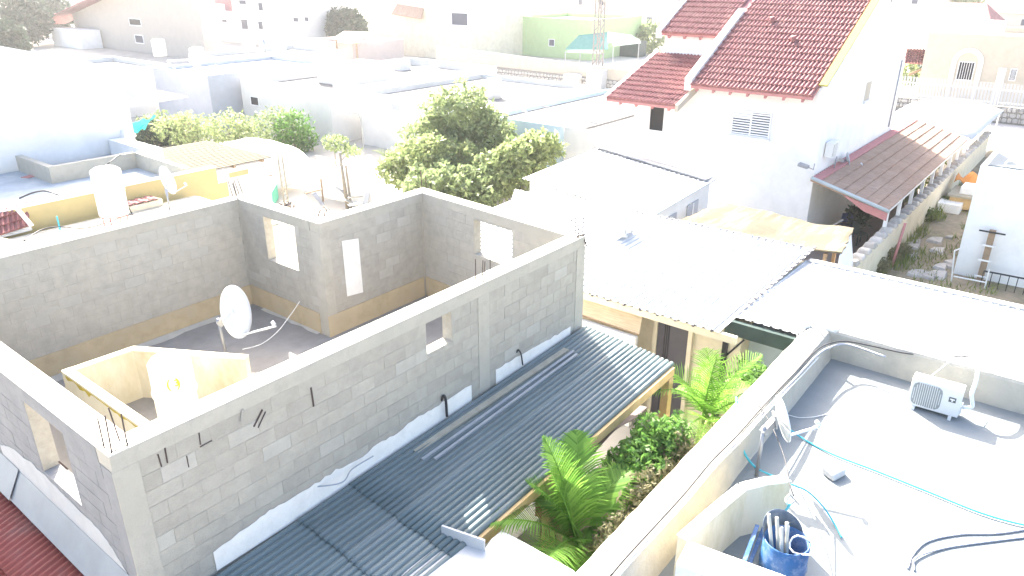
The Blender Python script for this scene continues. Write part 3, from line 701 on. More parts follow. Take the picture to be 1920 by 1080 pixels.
for k in range(16):   # ridge rivet tabs along the joint of the two roofs
    t = k/15; x = 14.75+t*5.0; MB().box(x, x+.17, 5.33, 5.40, 3.22+t*.12, 3.252+t*.12).build('joint_tab', 'tab_grey', wh)
for k in range(22):   # edge tabs along the back
    y = 5.6+k*.24; MB().box(19.72, 19.78, y, y+.15, 3.335, 3.352).build('edge_tab', 'tab_grey', wh)
MB().box(13.86, 13.96, 5.0, 11, 2.95, 3.12).build('fascia', 'cream_wall', wh)
for k in range(14):
    y = 5.5+k*.43; MB().box(13.78, 13.84, y, y+.045, 3.12, 3.16).build('gutter_clip', 'tab_grey', wh)
MB().box(19.22, 19.42, -8, 5.3, 3.135, 3.185).build('edge_flashing', 'white_metal', wh)
dr = MB().box(14.44, 14.5, 6.3, 7.08, .2, 2.75).build('door', 'door_grey', wh)
for k in range(3): MB().box(14.425, 14.44, 6.78+k*.05, 6.80+k*.05, .3, 2.7).build('rib', 'dark_metal', dr)
for y0, y1, z0, z1 in ((6.2,6.3,0,2.85),(7.08,7.18,0,2.85),(6.3,7.08,2.75,2.85)): MB().box(14.40, 14.5, y0, y1, z0, z1).build('door_frame', 'cream_wall', wh)
MB().add([(14.05,7.3,2.95),(14.05,9.4,2.95),(13.88,9.3,2.52),(13.85,7.25,2.50)], [(0,1,2,3)]).build('reed_blind', 'reed', wh, solid=.02)
MB().tube([(13.85,7.25,2.49),(13.88,9.3,2.51)], .02, 6).build('blind_rod', 'old_wood', wh)
MB().box(13.78, 13.9, 7.3, 9.6, 0, 2.42).build('courtyard_wall', 'white_wall', wh)
MB().bar((13.3,7.15,2.5), (12.6,6.7,1.5), .05, .05).build('awning_arm', 'dark_metal', wh)
# dark pergola frame on the right half
MB().box(14.45, 14.58, 3.75, 5.5, 2.85, 3.17).build('dark_fascia', 'dark_green', wh)
MB().box(14.45, 14.56, 5.38, 5.5, 0, 2.85).build('dark_post', 'dark_metal', wh)
MB().bar((14.5,5.4,2.3), (14.5,5.05,2.8), .04).build('dark_brace', 'dark_metal', wh)
MB().bar((14.7,5.4,2.25), (14.7,3.7,2.05), .05).build('dark_rail', 'dark_metal', wh)
MB().box(14.75, 14.8, 3.7, 4.4, .2, 2.0).build('rail_panel', 'dark_green', wh)
ac_unit('white air conditioner unit on the big white metal roof near the block building', W(1166,440,3.3)+V((.1,0,0)), R_(-78), .75, .30, .55, False, True)
# ================================================================= vegetation helpers
def leafball(m, c, rad, n, size, rg, seed=0, lump=.45, up=.3):
    c = V(c)
    for _ in range(n):
        while True:
            d = V((rg.uniform(-1,1), rg.uniform(-1,1), rg.uniform(-1,1)))
            if .05 < d.length < 1: break
        u = d.normalized(); k = 1+lump*(mnoise.noise(u*2.2+V((seed,seed*.7,0)))+.5*mnoise.noise(u*5+V((seed,0,4))))
        rr = (.35+.65*rg.random()**.45)*k
        p = c+V((u.x*rad[0], u.y*rad[1], u.z*rad[2]))*rr
        a = V((rg.gauss(0,1), rg.gauss(0,1), rg.gauss(0,1)+up)).normalized(); b = a.cross(V((rg.gauss(0,1),rg.gauss(0,1),rg.gauss(0,1)))).normalized()
        s = size*rg.uniform(.6,1.35); e = a.cross(b)
        k0 = len(m.v); m.v += [p-b*s, p-e*s*.42, p+b*s, p+e*s*.42]; m.f.append((k0,k0+1,k0+2,k0+3))
def tree(name, label, base, h, blobs, n, size, mat, cat='tree', group=None, trunk_r=.12, seed=1):
    base = V(base); rg = random.Random(seed); t = thing(name, label, cat, base, group)
    m = MB(); top = base+V((rg.uniform(-.2,.2), rg.uniform(-.2,.2), h*.55))
    m.tube([base-V((0,0,.1)), base.lerp(top,.5)+V((.06,-.05,0)), top], [trunk_r, trunk_r*.8, trunk_r*.55], 8)
    for i, (c, r) in enumerate(blobs):
        c = base+V(c); st = base.lerp(top, rg.uniform(.5,1)); m.tube([st, st.lerp(c,.5)+V((0,0,.15)), c], [trunk_r*.5, trunk_r*.35, trunk_r*.12], 6)
    m.build('trunk', 'bark', t, smooth=True)
    m = MB(); vol = sum(r[0]*r[1]*r[2] for c, r in blobs)
    for i, (c, r) in enumerate(blobs):
        leafball(m, base+V(c), r, int(n*r[0]*r[1]*r[2]/vol), size, rg, seed*3.1+i)
    m.build('crown', mat, t); return t
def bush(name, label, base, blobs, n, size, mat, cat='bush', group=None, seed=1):
    base = V(base); rg = random.Random(seed); t = thing(name, label, cat, base, group)
    m = MB()
    for i, (c, r) in enumerate(blobs):
        c = base+V(c)
        for k in range(4): m.tube([base+V((rg.uniform(-.1,.1),rg.uniform(-.1,.1),-.03)), base.lerp(c,.5)+V((rg.uniform(-.1,.1),rg.uniform(-.1,.1),0)), c+V((rg.uniform(-.5,.5)*r[0],rg.uniform(-.5,.5)*r[1],rg.uniform(0,.5)*r[2]))], [.02,.015,.006], 5)
    m.build('stems', 'bark', t)
    m = MB(); vol = sum(r[0]*r[1]*r[2] for c, r in blobs)
    for i, (c, r) in enumerate(blobs): leafball(m, base+V(c), r, int(n*r[0]*r[1]*r[2]/vol), size, rg, seed*2.3+i)
    m.build('foliage', mat, t); return t
def frond(parent, c, az, L, elev, droop, mat, nl=40, ll=.42, rg=rnd, vee=.35, base_free=.12, lw=.0135):
    c = V(c); m = MB(); pts = []
    p = c.copy(); e = elev; N = 18; curl = rg.uniform(-.012,.012); a = az
    for i in range(N+1):
        pts.append(p.copy()); e -= droop/N*(.3+1.4*i/N); a += curl
        p = p+V((math.cos(a)*math.cos(e), math.sin(a)*math.cos(e), math.sin(e)))*(L/N)
    k = len(m.v); m.tube(pts, [.022*(1-.85*i/N) for i in range(N+1)], 5)
    for s in (-1, 1):
        for j in range(nl):
            t = base_free+(1-base_free)*(j+.5*(s > 0))/nl; f = t*N; i = min(int(f), N-1); q = pts[i].lerp(pts[i+1], f-i)
            d = (pts[i+1]-pts[i]).normalized(); side = d.cross(V((0,0,1)))
            side = side.normalized() if side.length > .05 else V((math.sin(az),-math.cos(az),0))
            upv = side.cross(d).normalized()
            ln = ll*(math.sin(math.pi*min(1, .12+.88*t))**.55)*(1 if t < .8 else 1-.55*(t-.8)/.2)*rg.uniform(.88,1.08)
            fw = .35+.65*t
            dr = (side*s*math.cos(vee)+upv*math.sin(vee)+d*fw).normalized()
            w = d*lw+upv*.004
            mid = q+dr*ln*.55; tip = q+dr*ln+V((0,0,-ln*rg.uniform(.12,.34)))
            k0 = len(m.v); m.v += [q-w, q+w, mid+w*.9-V((0,0,ln*.03)), mid-w*.9-V((0,0,ln*.03)), tip]
            m.f += [(k0,k0+1,k0+2,k0+3), (k0+3,k0+2,k0+4)]
    return m.build('frond', mat, parent)
def palm(label, base, crown, fronds, seed, stems=3, group='courtyard palms', nl=28, lw=.0135, ls=1.12):
    rg = random.Random(seed); base = V(base); crown = V(crown); t = thing('palm_tree', label, 'palm', base, group)
    for i in range(stems):
        o = V((rg.uniform(-.16,.16), rg.uniform(-.16,.16), 0)); cc = crown+o+V((0,0,-.1*i))
        MB().tube([base+o*1.4, (base+o*1.4).lerp(cc,.5)+V((rg.uniform(-.06,.06),rg.uniform(-.06,.06),0)), cc], [.07,.06,.045], 8).build('stem', 'palm_stem', t, smooth=True)
    for az, L, el, dr, mt, ll in fronds:
        c = crown+V((rg.uniform(-.1,.1), rg.uniform(-.1,.1), rg.uniform(-.15,.05)))
        frond(t, c, R_(az), L*1.12, R_(el), R_(dr), mt, nl=nl, ll=ll*ls, rg=rg, lw=lw)
    return t

# ================================================================= courtyard planting
# far palm and near palm, azimuth 0 = +X, 90 = +Y
pa = onY(1328,760,4.5)
palm('tall green palm in front of the dark door at the far end of the courtyard', (pa.x,pa.y,.05), pa-V((0,0,.25)),
     [(150,1.6,62,80,'palm_leaf',.5),(-35,1.45,66,40,'palm_leaf',.55),(40,1.3,70,45,'palm_leaf',.5),(95,1.3,64,70,'palm_leaf',.5),(200,1.4,48,85,'palm_leaf',.5),(250,1.3,35,95,'palm_leaf',.5),(300,1.3,45,90,'palm_leaf',.5),(-15,1.3,42,80,'palm_leaf',.5),(225,1.0,12,90,'palm_dry',.42),(270,1.0,5,80,'palm_dry',.42),(175,1.1,20,95,'palm_leaf',.45),(60,1.2,30,95,'palm_leaf',.45),(0,1.1,82,12,'palm_leaf',.4)], 5)
pb = onY(1085,985,4.45)
palm('bushy bright green palm beside the pine post at the near end of the courtyard', (pb.x,pb.y,.05), pb-V((0,0,.22)),
     [(75,1.5,76,30,'palm_leaf',.42),(35,1.35,68,55,'palm_leaf',.45),(0,1.3,50,70,'palm_leaf',.45),(-30,1.2,38,80,'palm_leaf',.42),(150,1.55,52,55,'palm_leaf',.5),(185,1.5,40,70,'palm_leaf',.5),(215,1.35,32,70,'palm_leaf',.5),(245,1.2,30,75,'palm_leaf',.46),(280,1.0,20,85,'palm_leaf',.42),(50,1.3,55,95,'palm_dry',.4),(200,.8,38,110,'palm_dry',.34),(120,1.1,78,15,'palm_leaf',.4),(-60,.9,15,80,'palm_leaf',.4),(100,1.2,45,80,'palm_leaf',.42),(165,1.7,28,60,'palm_leaf',.5),(195,1.7,22,55,'palm_leaf',.5),(230,1.5,18,60,'palm_leaf',.5),(20,1.5,32,75,'palm_leaf',.48),(-45,1.3,25,70,'palm_leaf',.45),(55,1.4,42,75,'palm_leaf',.46),(140,1.2,70,40,'palm_leaf',.42)], 8, 4, nl=40, lw=.017, ls=1.2)
q = onY(1205,850,4.35)
bush('leafy_bush', 'dense green leafy bush between the two palms', (q.x,4.35,.05), [((0,0,q.z-.35),(.75,.5,.5)),((.55,0,q.z-.15),(.6,.45,.45)),((.3,.1,q.z-1.1),(.8,.5,.7))], 9000, .06, 'leaf_green', seed=4)
q = onY(1215,905,4.0)
bush('dry_bush', 'dull greyish green weedy bush against the white parapet below the leafy bush', (q.x,4.0,.05), [((0,0,q.z-.3),(.7,.25,.5)),((-.9,0,q.z-.5),(.6,.25,.45)),((.9,0,q.z-.3),(.6,.25,.5))], 4200, .05, 'weed_dry', seed=6)
q = onY(1400,680,4.3)
bush('leafy_bush', 'dark leafy shrub beside the dark pergola frame', (q.x+.4,4.5,.05), [((.3,-.1,q.z-.95),(.5,.45,.5)),((.3,-.2,q.z-1.5),(.6,.5,.7))], 3000, .075, 'leaf_green', seed=9)
tag(MB().box(6.2, 13.6, 3.71, 4.9, .05, .12).build('garden_bed', 'earth'), kind='structure')

# ================================================================= shed and straw mat roof
sd_ = thing('white_shed', 'white shed with low corrugated roof behind the metal roof house', 'shed', (23, 13, 0))
c0, c1, c2, c3 = V((20.75,16.0,3.30)), V((20.2,10.55,3.0)), V((26.2,10.95,3.0)), V((26.8,16.6,3.3))
def quadsheet(a, b, c, d, n, amp, name, mat, parent, th=.006, nu=3):   # ribs run a->d / b->c, spread a->b
    m = MB(); K = n*4
    def f(u, v):
        j = int(round(v*K)); k = j % 4; s = (j//4+[0,.62,.72,.9][k])/n; s = min(1, s)
        p = a.lerp(b, s).lerp(d.lerp(c, s), u); return p+V((0,0,[0,0,amp,amp][k] if j < K else 0))
    m.grid(f, nu, K); return m.build(name, mat, parent, solid=th)
quadsheet(c0, c1, c2, c3, 26, .03, 'roof_sheet', 'white_metal', sd_)
MB().hexa([(20.95,15.8,0),(20.4,10.8,0),(26.0,11.15,0),(26.6,16.3,0)], [(20.95,15.8,3.2),(20.4,10.8,2.93),(26.0,11.15,2.93),(26.6,16.3,3.2)]).build('wall', 'white_wall', sd_)
for a, b in ((.25,.45),(.62,.8)):
    p, q = V((20.4,10.78,0)).lerp(V((26,11.13,0)), a), V((20.4,10.78,0)).lerp(V((26,11.13,0)), b)
    MB().wallbox(p, q, .03, .9, 2.5, -1).build('window', 'grey_wall', sd_)
    MB().wallbox(p.lerp(q,.45), p.lerp(q,.55), .05, .9, 2.5, -1).build('window_frame', 'window_frame', sd_)
MB().bar(c3+V((-.2,0,.12)), c2+V((-.6,.1,.10)), .35, .06).build('loose_sheet', 'grey_metal', sd_)
lw = thing('lean_to_roof', 'small low white sheet roof in front of the white shed', 'roof', (19.8, 15, 0))
quadsheet(V((18.2,14.7,2.7)), V((19.6,11.0,2.75)), V((20.5,11.0,2.9)), V((20.6,16.2,2.9)), 14, .02, 'roof_sheet', 'white_metal', lw)
MB().box(19.9, 20.2, 11.3, 14.5, 0, 2.65).build('wall', 'white_wall', lw)
mt = thing('straw_mat_roof', 'flat shelter covered with worn straw matting in front of the tiled house', 'shelter', (23, 7.8, 0))
mp = [W(x, y, 2.6) for x, y in ((1262,420),(1350,383),(1480,402),(1600,432),(1592,452),(1578,478),(1520,474),(1400,448))]
m = MB(); A, B, C_, D = mp[0], mp[7].lerp(mp[5],1), mp[3], mp[1]
m.grid(lambda u, v: mp[0].lerp(mp[5], v).lerp(mp[1].lerp(mp[3], v), u)+V((.08*mnoise.noise(V((u*6,v*9,1))), .1*mnoise.noise(V((u*7,v*5,5))), .07*mnoise.noise(V((u*3,v*6,2)))+.05*math.sin(v*7))), 14, 26)
m.build('matting', 'mat_straw', mt, solid=.05)
for x, y in ((21.7,9.8),(24.1,9.7),(24.2,5.9),(22.0,5.6)): MB().box(x-.05, x+.05, y-.05, y+.05, 0, 2.5).build('post', 'old_wood', mt)
m = MB(); a, b = mp[3]+V((-.02,.05,-.03)), mp[5]+V((0,.05,-.03))
m.grid(lambda u, v: a.lerp(b, u)+V((.05*math.sin(u*14)*v, -.25*v*(1-u)-.05*math.sin(u*9)*v, -1.1*v)), 14, 5); m.build('cloth_side', 'tarp_white', mt, smooth=True, solid=.01)

# ================================================================= white house with red tiled roofs
hs = thing('tiled_house', 'two storey white house with steep red tiled roofs', 'house', (34.5, 12, 0))
def tilefield(o, u, v, nu, nv, parent, mat='tile_red', name='roof_tiles', wid=None, lift=.055, bul=.06, dec=None):
    o, u, v = V(o), V(u), V(v); n = u.cross(v).normalized()
    if n.z < 0: n = -n
    m = MB(); seg = 6; rg = random.Random(7)
    for r in range(nv):
        for c in range(nu):
            k = len(m.v); jit = rg.uniform(-.008,.008)
            for a in (0, 1):
                for s in range(seg+1):
                    t = (c+s/seg)/nu; rr = (r+a*1.06)/nv
                    hgt = bul*max(0, math.sin(math.pi*((s/seg)*1.25-.12)))+(lift if a == 0 else 0)+jit
                    m.v.append(o+u*t+v*min(rr, 1.0)+n*hgt)
            # front lip
            for s in range(seg+1):
                t = (c+s/seg)/nu; m.v.append(o+u*t+v*(r/nv)+n*(-.01))
            for s in range(seg):
                m.f.append((k+s, k+s+1, k+seg+1+s+1, k+seg+1+s)); b = k+2*(seg+1)
                m.f.append((b+s, b+s+1, k+s+1, k+s))
    ob = m.build(name, mat, parent); tag(ob, kind='stuff'); return ob
HX = 29.0; SL = .54
def zr(x): return 5.98+SL*(x-28.38)
RX = 34.75
gab = [(29,8.3),(40.5,8.3)]
MB().box(29, 40.5, 8.55, 16.1, 0, 5.2).build('wall', 'white_wall', hs)
def gable(y0, y1, name='gable_wall', mat='white_wall', drop=.0):
    prof = [(29,0),(40.5,0),(40.5,6.35),(RX,zr(RX)+.12),(29,zr(29)+.05)]
    return MB().add([(x,y0,z) for x, z in prof]+[(x,y1,z) for x, z in prof], [(0,1,2,3,4),(9,8,7,6,5)]+[(i,5+i,5+(i+1)%5,(i+1)%5) for i in range(5)]).build(name, mat, hs)
gable(8.3, 8.55)
MB().hexa([(29,8.55,5.2),(29.3,8.55,5.2),(29.3,13.5,5.2),(29,13.5,5.2)], [(29,8.55,zr(29)-.08),(29.3,8.55,zr(29)-.08),(29.3,13.5,zr(29)-.08),(29,13.5,zr(29)-.08)]).build('wall', 'white_wall', hs)
# yellow washed coping on the gable
M('coping_yellow', (.40, .36, .10), .9, .1, 3, .2, 30)
MB().add([(28.9,8.33,zr(28.9)+.10),(RX,8.33,zr(RX)+.16),(RX,8.62,zr(RX)+.16),(28.9,8.62,zr(28.9)+.10)], [(0,1,2,3)]).build('coping', 'coping_yellow', hs, solid=.06)
# under-sheets and tile fields
def plane(x0, x1, y0, y1, z0, z1, name, mat, th=.1): return MB().hexa([(x0,y0,z0-th),(x1,y0,z1-th),(x1,y1,z1-th),(x0,y1,z0-th)], [(x0,y0,z0),(x1,y0,z1),(x1,y1,z1),(x0,y1,z0)]).build(name, mat, hs)
plane(28.4, RX, 8.62, 13.42, zr(28.4)-.03, zr(RX)-.03, 'roof_deck', 'tile_rim')
plane(31.5, RX, 13.42, 16.5, zr(31.5)-.03, zr(RX)-.03, 'roof_deck', 'tile_rim')
plane(RX, 40.9, 8.62, 16.5, zr(RX)-.03, zr(RX)-.03-SL*6.15, 'roof_deck', 'tile_red')
tilefield((28.38,8.64,zr(28.38)), (0,4.8,0), (RX-28.38,0,SL*(RX-28.38)), 30, 17, hs)
tilefield((31.45,13.72,zr(31.45)), (0,2.8,0), (RX-31.45,0,SL*(RX-31.45)), 17, 9, hs)
# lower roof over the left bay
z0, z1 = 5.25, 6.75
MB().hexa([(27.5,13.55,z0-.13),(31.7,13.55,z1-.13),(31.7,16.75,z1-.13),(27.5,16.75,z0-.13)], [(27.5,13.55,z0-.03),(31.7,13.55,z1-.03),(31.7,16.75,z1-.03),(27.5,16.75,z0-.03)]).build('roof_deck', 'tile_rim', hs)
tilefield((27.48,13.55,z0), (0,3.2,0), (4.2,0,z1-z0), 20, 11, hs)
MB().hexa([(27.45,16.75,z0-.12),(31.7,16.75,z1-.12),(31.7,16.9,z1-.12),(27.45,16.9,z0-.12)], [(27.45,16.75,z0+.08),(31.7,16.75,z1+.08),(31.7,16.9,z1+.08),(27.45,16.9,z0+.08)]).build('verge', 'white_wall', hs)
MB().hexa([(27.42,13.42,z0-.2),(29.0,13.42,z0+.36),(29.0,13.55,z0+.36),(27.42,13.55,z0-.2)], [(27.42,13.42,z0+.06),(29.0,13.42,z0+.63),(29.0,13.55,z0+.63),(27.42,13.55,z0+.06)]).build('verge', 'tan_wall', hs)
MB().box(31.7, 34, 13.7, 16.45, 5.2, zr(31.7)-.1).build('upper_wall', 'white_wall', hs)
MB().box(29.0, 31.7, 13.5, 16.1, 5.2, 5.62).build('bay_wall', 'white_wall', hs)
MB().hexa([(28.42,13.42,zr(28.42)-.25),(33.0,13.42,zr(33)-.3),(33.0,13.72,zr(33)-.3),(28.42,13.72,zr(28.42)-.25)], [(28.42,13.42,zr(28.42)+.22),(33.0,13.42,zr(33)+.22),(33.0,13.72,zr(33)+.22),(28.42,13.72,zr(28.42)+.22)]).build('dividing_parapet', 'white_wall', hs)
MB().hexa([(31.4,16.5,zr(31.4)-.2),(35,16.5,zr(35)-.2),(35,16.75,zr(35)-.2),(31.4,16.75,zr(31.4)-.2)], [(31.4,16.5,zr(31.4)+.16),(35,16.5,zr(35)+.16),(35,16.75,zr(35)+.16),(31.4,16.75,zr(31.4)+.16)]).build('verge', 'white_wall', hs)
for k in range(7):
    y = 8.95+k*.7; MB().hexa([(28.45,y,zr(28.45)-.28),(29,y,zr(29)-.3),(29,y+.09,zr(29)-.3),(28.45,y+.09,zr(28.45)-.28)], [(28.45,y,zr(28.45)-.14),(29,y,zr(29)-.14),(29,y+.09,zr(29)-.14),(28.45,y+.09,zr(28.45)-.14)]).build('rafter_tail', 'tile_rim', hs)
for k in range(4):
    y = 13.9+k*.75; MB().bar((31.45,y,zr(31.45)-.16), (31.75,y,zr(31.75)-.16), .09, .13).build('rafter_tail', 'tile_rim', hs)
    MB().bar((27.55,y,z0-.18), (28.9,y,z0+.3), .09, .12).build('rafter_tail', 'tile_rim', hs)
for px, py in ((1449,40),(1489,76)):
    d = ray(px, py); t = (zr(0)+.05-CAMZ)/(d.z-SL*d.x); q = V((d.x*t, d.y*t, d.z*t+CAMZ))
    MB().tube([q-V((0,0,.15)), q+V((-.12,0,.17))], .11, 8).build('roof_vent', 'tile_red', hs, smooth=True)
# louvred window
def window_x(px0, py0, px1, py1, X, parent, louv=True, half=False, inset=.02):
    a, b = onX(px0,py0,X), onX(px1,py1,X); y1, y0 = a.y, b.y; zt, zb = a.z, b.z
    w = MB().box(X-inset, X+.02, y0, y1, zb, zt).build('window', 'shutter_gap', parent)
    fw = .05
    for (ya, yb, za, zc_) in ((y0-fw,y1+fw,zb-fw,zb),(y0-fw,y1+fw,zt,zt+fw),(y0-fw,y0,zb,zt),(y1,y1+fw,zb,zt),((y0+y1)/2-.03,(y0+y1)/2+.03,zb,zt)):
        MB().box(X-inset-.03, X, ya, yb, za, zc_).build('window_frame', 'window_frame', w)
    MB().box(X-.16, X, y0-.12, y1+.12, zb-fw-.07, zb-fw).build('window_sill', 'white_wall', w)
    if louv:
        n = 9
        for k in range(n):
            z = zb+(zt-zb)*(k+.5)/n
            MB().box(X-inset-.022, X-inset, y0, (y0+y1)/2-.03, z-.03, z+.022).build('slat', 'window_frame', w)
            MB().box(X-inset-.022, X-inset, (y0+y1)/2+.03, y1, z-.03, z+(.022 if k < 6 else .055)).build('slat', 'window_frame', w)
    return w
window_x(1377, 207, 1440, 258, HX, hs)
a, b = onX(1221,200,HX), onX(1243,246,HX)
w = MB().box(HX-.01, HX+.02, b.y, a.y, b.z, a.z).build('window', 'glass_dark', hs)
for ya, yb, za, zb_ in ((b.y-.06,b.y,b.z-.06,a.z),(a.y,a.y+.1,b.z-.06,a.z),(b.y,a.y,b.z-.06,b.z)): MB().box(HX-.05, HX, ya, yb, za, zb_).build('window_frame', 'window_frame', w)
MB().box(HX-.04, HX, a.y+.12, a.y+.75, b.z, a.z+.02).build('shutter', 'window_frame', w)
# gable window and downpipe
a, b = onY(1619,190,8.3), onY(1634,152,8.3)
w = MB().box(a.x, a.x+.75, 8.285, 8.32, a.z, b.z).build('window', 'tan_wall', hs)
MB().box(a.x-.08, a.x+.83, 8.2, 8.3, a.z-.1, a.z).build('window_sill', 'white_wall', w)
MB().tube([onY(1692,112,8.24), onY(1666,238,8.24)], .032, 8).build('downpipe', 'flashing', hs, smooth=True)
q = onY(1567,276,8.0); ac_unit('white air conditioner hung on the gable of the tiled house', (q.x,8.12,q.z-.35), R_(-90), .8, .3, .56, False, False)
lf = thing('flood_lamp', 'small grey flood lamp on an arm at the corner of the tiled house', 'lamp', (28.9,8.35,3.4))
MB().tube([(29.0,8.35,3.45), onX(1525,318,28.7), onX(1512,312,28.4)], .02, 6).build('arm', 'grey_metal', lf)
q = onX(1511,312,28.4); MB().bar(q+V((0,.28,.05)), q+V((0,-.1,-.02)), .26, .12).build('lamp_head', 'grey_metal', lf, bevel=.02)

# ================================================================= brown tiled pergola beside the house
pg = thing('tiled_pergola', 'long lean-to pergola with brown tiled roof along the white gable', 'pergola', (36, 6.8, 0))
pz = lambda y: 2.3+(y-5.45)*.26
MB().hexa([(28.45,5.45,pz(5.45)-.12),(44.5,5.45,pz(5.45)-.12),(44.5,8.25,pz(8.25)-.12),(28.45,8.25,pz(8.25)-.12)], [(28.45,5.45,pz(5.45)-.04),(44.5,5.45,pz(5.45)-.04),(44.5,8.25,pz(8.25)-.04),(28.45,8.25,pz(8.25)-.04)]).build('roof_deck', 'tile_brown', pg)
tilefield((28.45,5.42,pz(5.42)-.02), (16,0,0), (0,2.5,.26*2.5), 64, 6, pg, 'tile_brown', bul=.03, lift=.045)
tilefield((28.45,7.92,pz(7.92)-.02), (16,0,0), (0,.34,.26*.34), 64, 1, pg, 'tile_rim', name='top_course', bul=.03, lift=.045)
MB().tube([(28.36,8.2,pz(8.2)+.05), (28.36,5.35,pz(5.35)+.02)], .07, 8).build('gutter', 'gutter', pg, smooth=True)
MB().hexa([(28.4,6.2,pz(6.2)-.36),(28.47,6.2,pz(6.2)-.36),(28.47,5.4,pz(5.4)-.36),(28.4,5.4,pz(5.4)-.36)][::-1], [(28.4,7.0,pz(7.0)-.1),(28.47,7.0,pz(7.0)-.1),(28.47,5.4,pz(5.4)-.06),(28.4,5.4,pz(5.4)-.06)][::-1]).build('fascia', 'tile_rim', pg)
for k in range(9):
    x = 28.8+k*1.95; MB().box(x-.06, x+.06, 5.42, 5.54, 1.55, pz(5.48)-.1).build('post', 'window_frame', pg)
    MB().bar((x,5.48,pz(5.48)-.16), (x,8.25,pz(8.25)-.16), .08, .1).build('rafter', 'old_wood', pg)
MB().bar((28.5,5.48,pz(5.48)-.12), (44.4,5.48,pz(5.48)-.12), .1, .08).build('edge_beam', 'white_wall', pg)
MB().bar((29,8.0,.6), (28.7,6.9,1.6), .06).build('brace', 'grey_metal', pg)
q = W(1588,318,3.0)
dish('small white dish seen edge on above the brown tiled pergola', (q.x,8.1,2.9), (q.x,8.05,3.45), onY(1590,302,8.0), (.45,-.87,.2), .62, .72)
gw = thing('garden_wall', 'long cream garden wall with round coping stones below the brown pergola', 'wall', (36, 5.4, 0))
MB().box(20.6, 52, 5.3, 5.5, 0, 1.42).build('wall', 'cream_wall', gw)
for k in range(44):
    x = 20.8+k*.71; MB().hexa([(x,5.18,1.42),(x+.5,5.18,1.42),(x+.55,5.62,1.42),(x+.02,5.62,1.42)], [(x+.08,5.24,1.52+.05*(k%3)),(x+.4,5.24,1.56),(x+.45,5.55,1.54),(x+.1,5.55,1.6)]).build('coping_stone', 'stone', gw, bevel=.04)
# patio furniture
def chair(label, c, rz, mat):
    t = thing('garden_chair', label, 'chair', c, 'patio chairs'); t.rotation_euler = (0,0,rz); L = V(c)
    def pb(n, *b): 
        o = MB().box(*b).build(n, mat, None, loc=(0,0,0)); o.parent = t; o.location = (0,0,0); return o
    pb('seat', -.24,.24,-.24,.24,.42,.46); pb('backrest', .2,.24,-.24,.24,.5,.9)
    for sx in (-.21,.21):
        for sy in (-.21,.21): pb('leg', sx-.02,sx+.02,sy-.02,sy+.02,0,.42)
    return t
chair('dark blue garden chair on the patio in front of the pergola', W(1590,425,.4).to_2d().to_3d()+V((0,0,.02)), .6, 'navy')
chair('dark green garden chair nearest the garden wall on the patio', W(1612,440,.4).to_2d().to_3d()+V((0,0,.02)), 2.4, 'dark_green')
q = W(1607,412,.6); bush('potted_bush', 'dark leafy pot plant among the garden chairs', (q.x,q.y,.02), [((0,0,.7),(.45,.45,.5))], 700, .12, 'leaf_dark', seed=21)
for i, (px, py) in enumerate(((1725,335),(1758,300),(1700,360))):
    q = W(px, py, 1.0); bush('potted_bush', ['leafy pot plant under the middle of the brown pergola', 'leafy pot plant towards the far end of the brown pergola', 'yellowish pot plant under the pergola nearest the gutter'][i], (q.x,max(q.y,5.9),.02), [((0,0,1.1),(.5,.4,.6))], 600, .13, 'leaf_light', seed=30+i)

# ================================================================= garden strip and white building at the right
rg = random.Random(5)
gm = MB()
for k in range(5200):
    x = 20.5+rg.random()**1.2*24; y = 5.2-rg.random()**1.6*3.6
    if mnoise.noise(V((x*.55, y*.8, 3))) < -.12: continue
    hgt = rg.uniform(.08,.38)*(1.5 if y > 4.4 else .8); a = rg.uniform(0,6.28); w = .022; lean = V((rg.uniform(-.16,.16), rg.uniform(-.16,.16), hgt))
    p = V((x,y,.01)); s = V((math.cos(a)*w, math.sin(a)*w, 0)); k0 = len(gm.v)
    gm.v += [p-s, p+s, p+lean]; gm.f.append((k0,k0+1,k0+2))
tag(gm.build('grass', 'grass_leaf'), 'dry grass and weeds growing along the garden wall', 'grass', kind='stuff')
for i, (px, py, s) in enumerate(((1665,480,.7),(1690,470,.6),(1740,405,.7),(1770,380,.6),(1650,500,.6))):
    q = W(px, py, .2); bush('weed_clump', ['tall weed clump at the foot of the rusty post','weed clump right of the rusty post','yellow green weed clump halfway along the garden wall','yellow green weed clump below the small white cabinet','grey green weed clump at the near end of the garden wall'][i], (q.x,q.y,.01), [((0,0,.3*s),(.7*s,.6*s,.45*s))], 700, .07, 'grass_leaf' if i in (2,3) else 'weed_dry', cat='weeds', group='garden weeds', seed=40+i)
for i in range(16):
    q = W(rg.uniform(1700,1790), rg.uniform(440,520), 0); s = rg.uniform(.15,.45)
    o = MB().hexa([(q.x-s,q.y-s*.7,-.02),(q.x+s*.9,q.y-s*.6,-.02),(q.x+s,q.y+s*.7,-.02),(q.x-s*.8,q.y+s*.8,-.02)], [(q.x-s*.8,q.y-s*.6,.10),(q.x+s*.7,q.y-s*.5,.16),(q.x+s*.8,q.y+s*.5,.08),(q.x-s*.6,q.y+s*.7,.13)]).build('broken_slab', 'stone', bevel=.02)
    tag(o, 'broken grey paving slab lying in the weedy garden strip', 'rubble', 'broken slabs in the garden')
q = W(1672,500,0); tag(MB().tube([(q.x,q.y,0), (q.x+.5,q.y-.05,1.6)], .05, 8).build('rusty_post', 'tile_rim', smooth=True), 'leaning rusty post standing beside the garden wall', 'post')
wb = thing('white_building', 'white walled building at the right edge with a brown pole in front', 'building', (33, 0, 0))
MB().box(29.9, 36, -6, 3.1, 0, 4.0).build('wall', 'white_wall', wb)
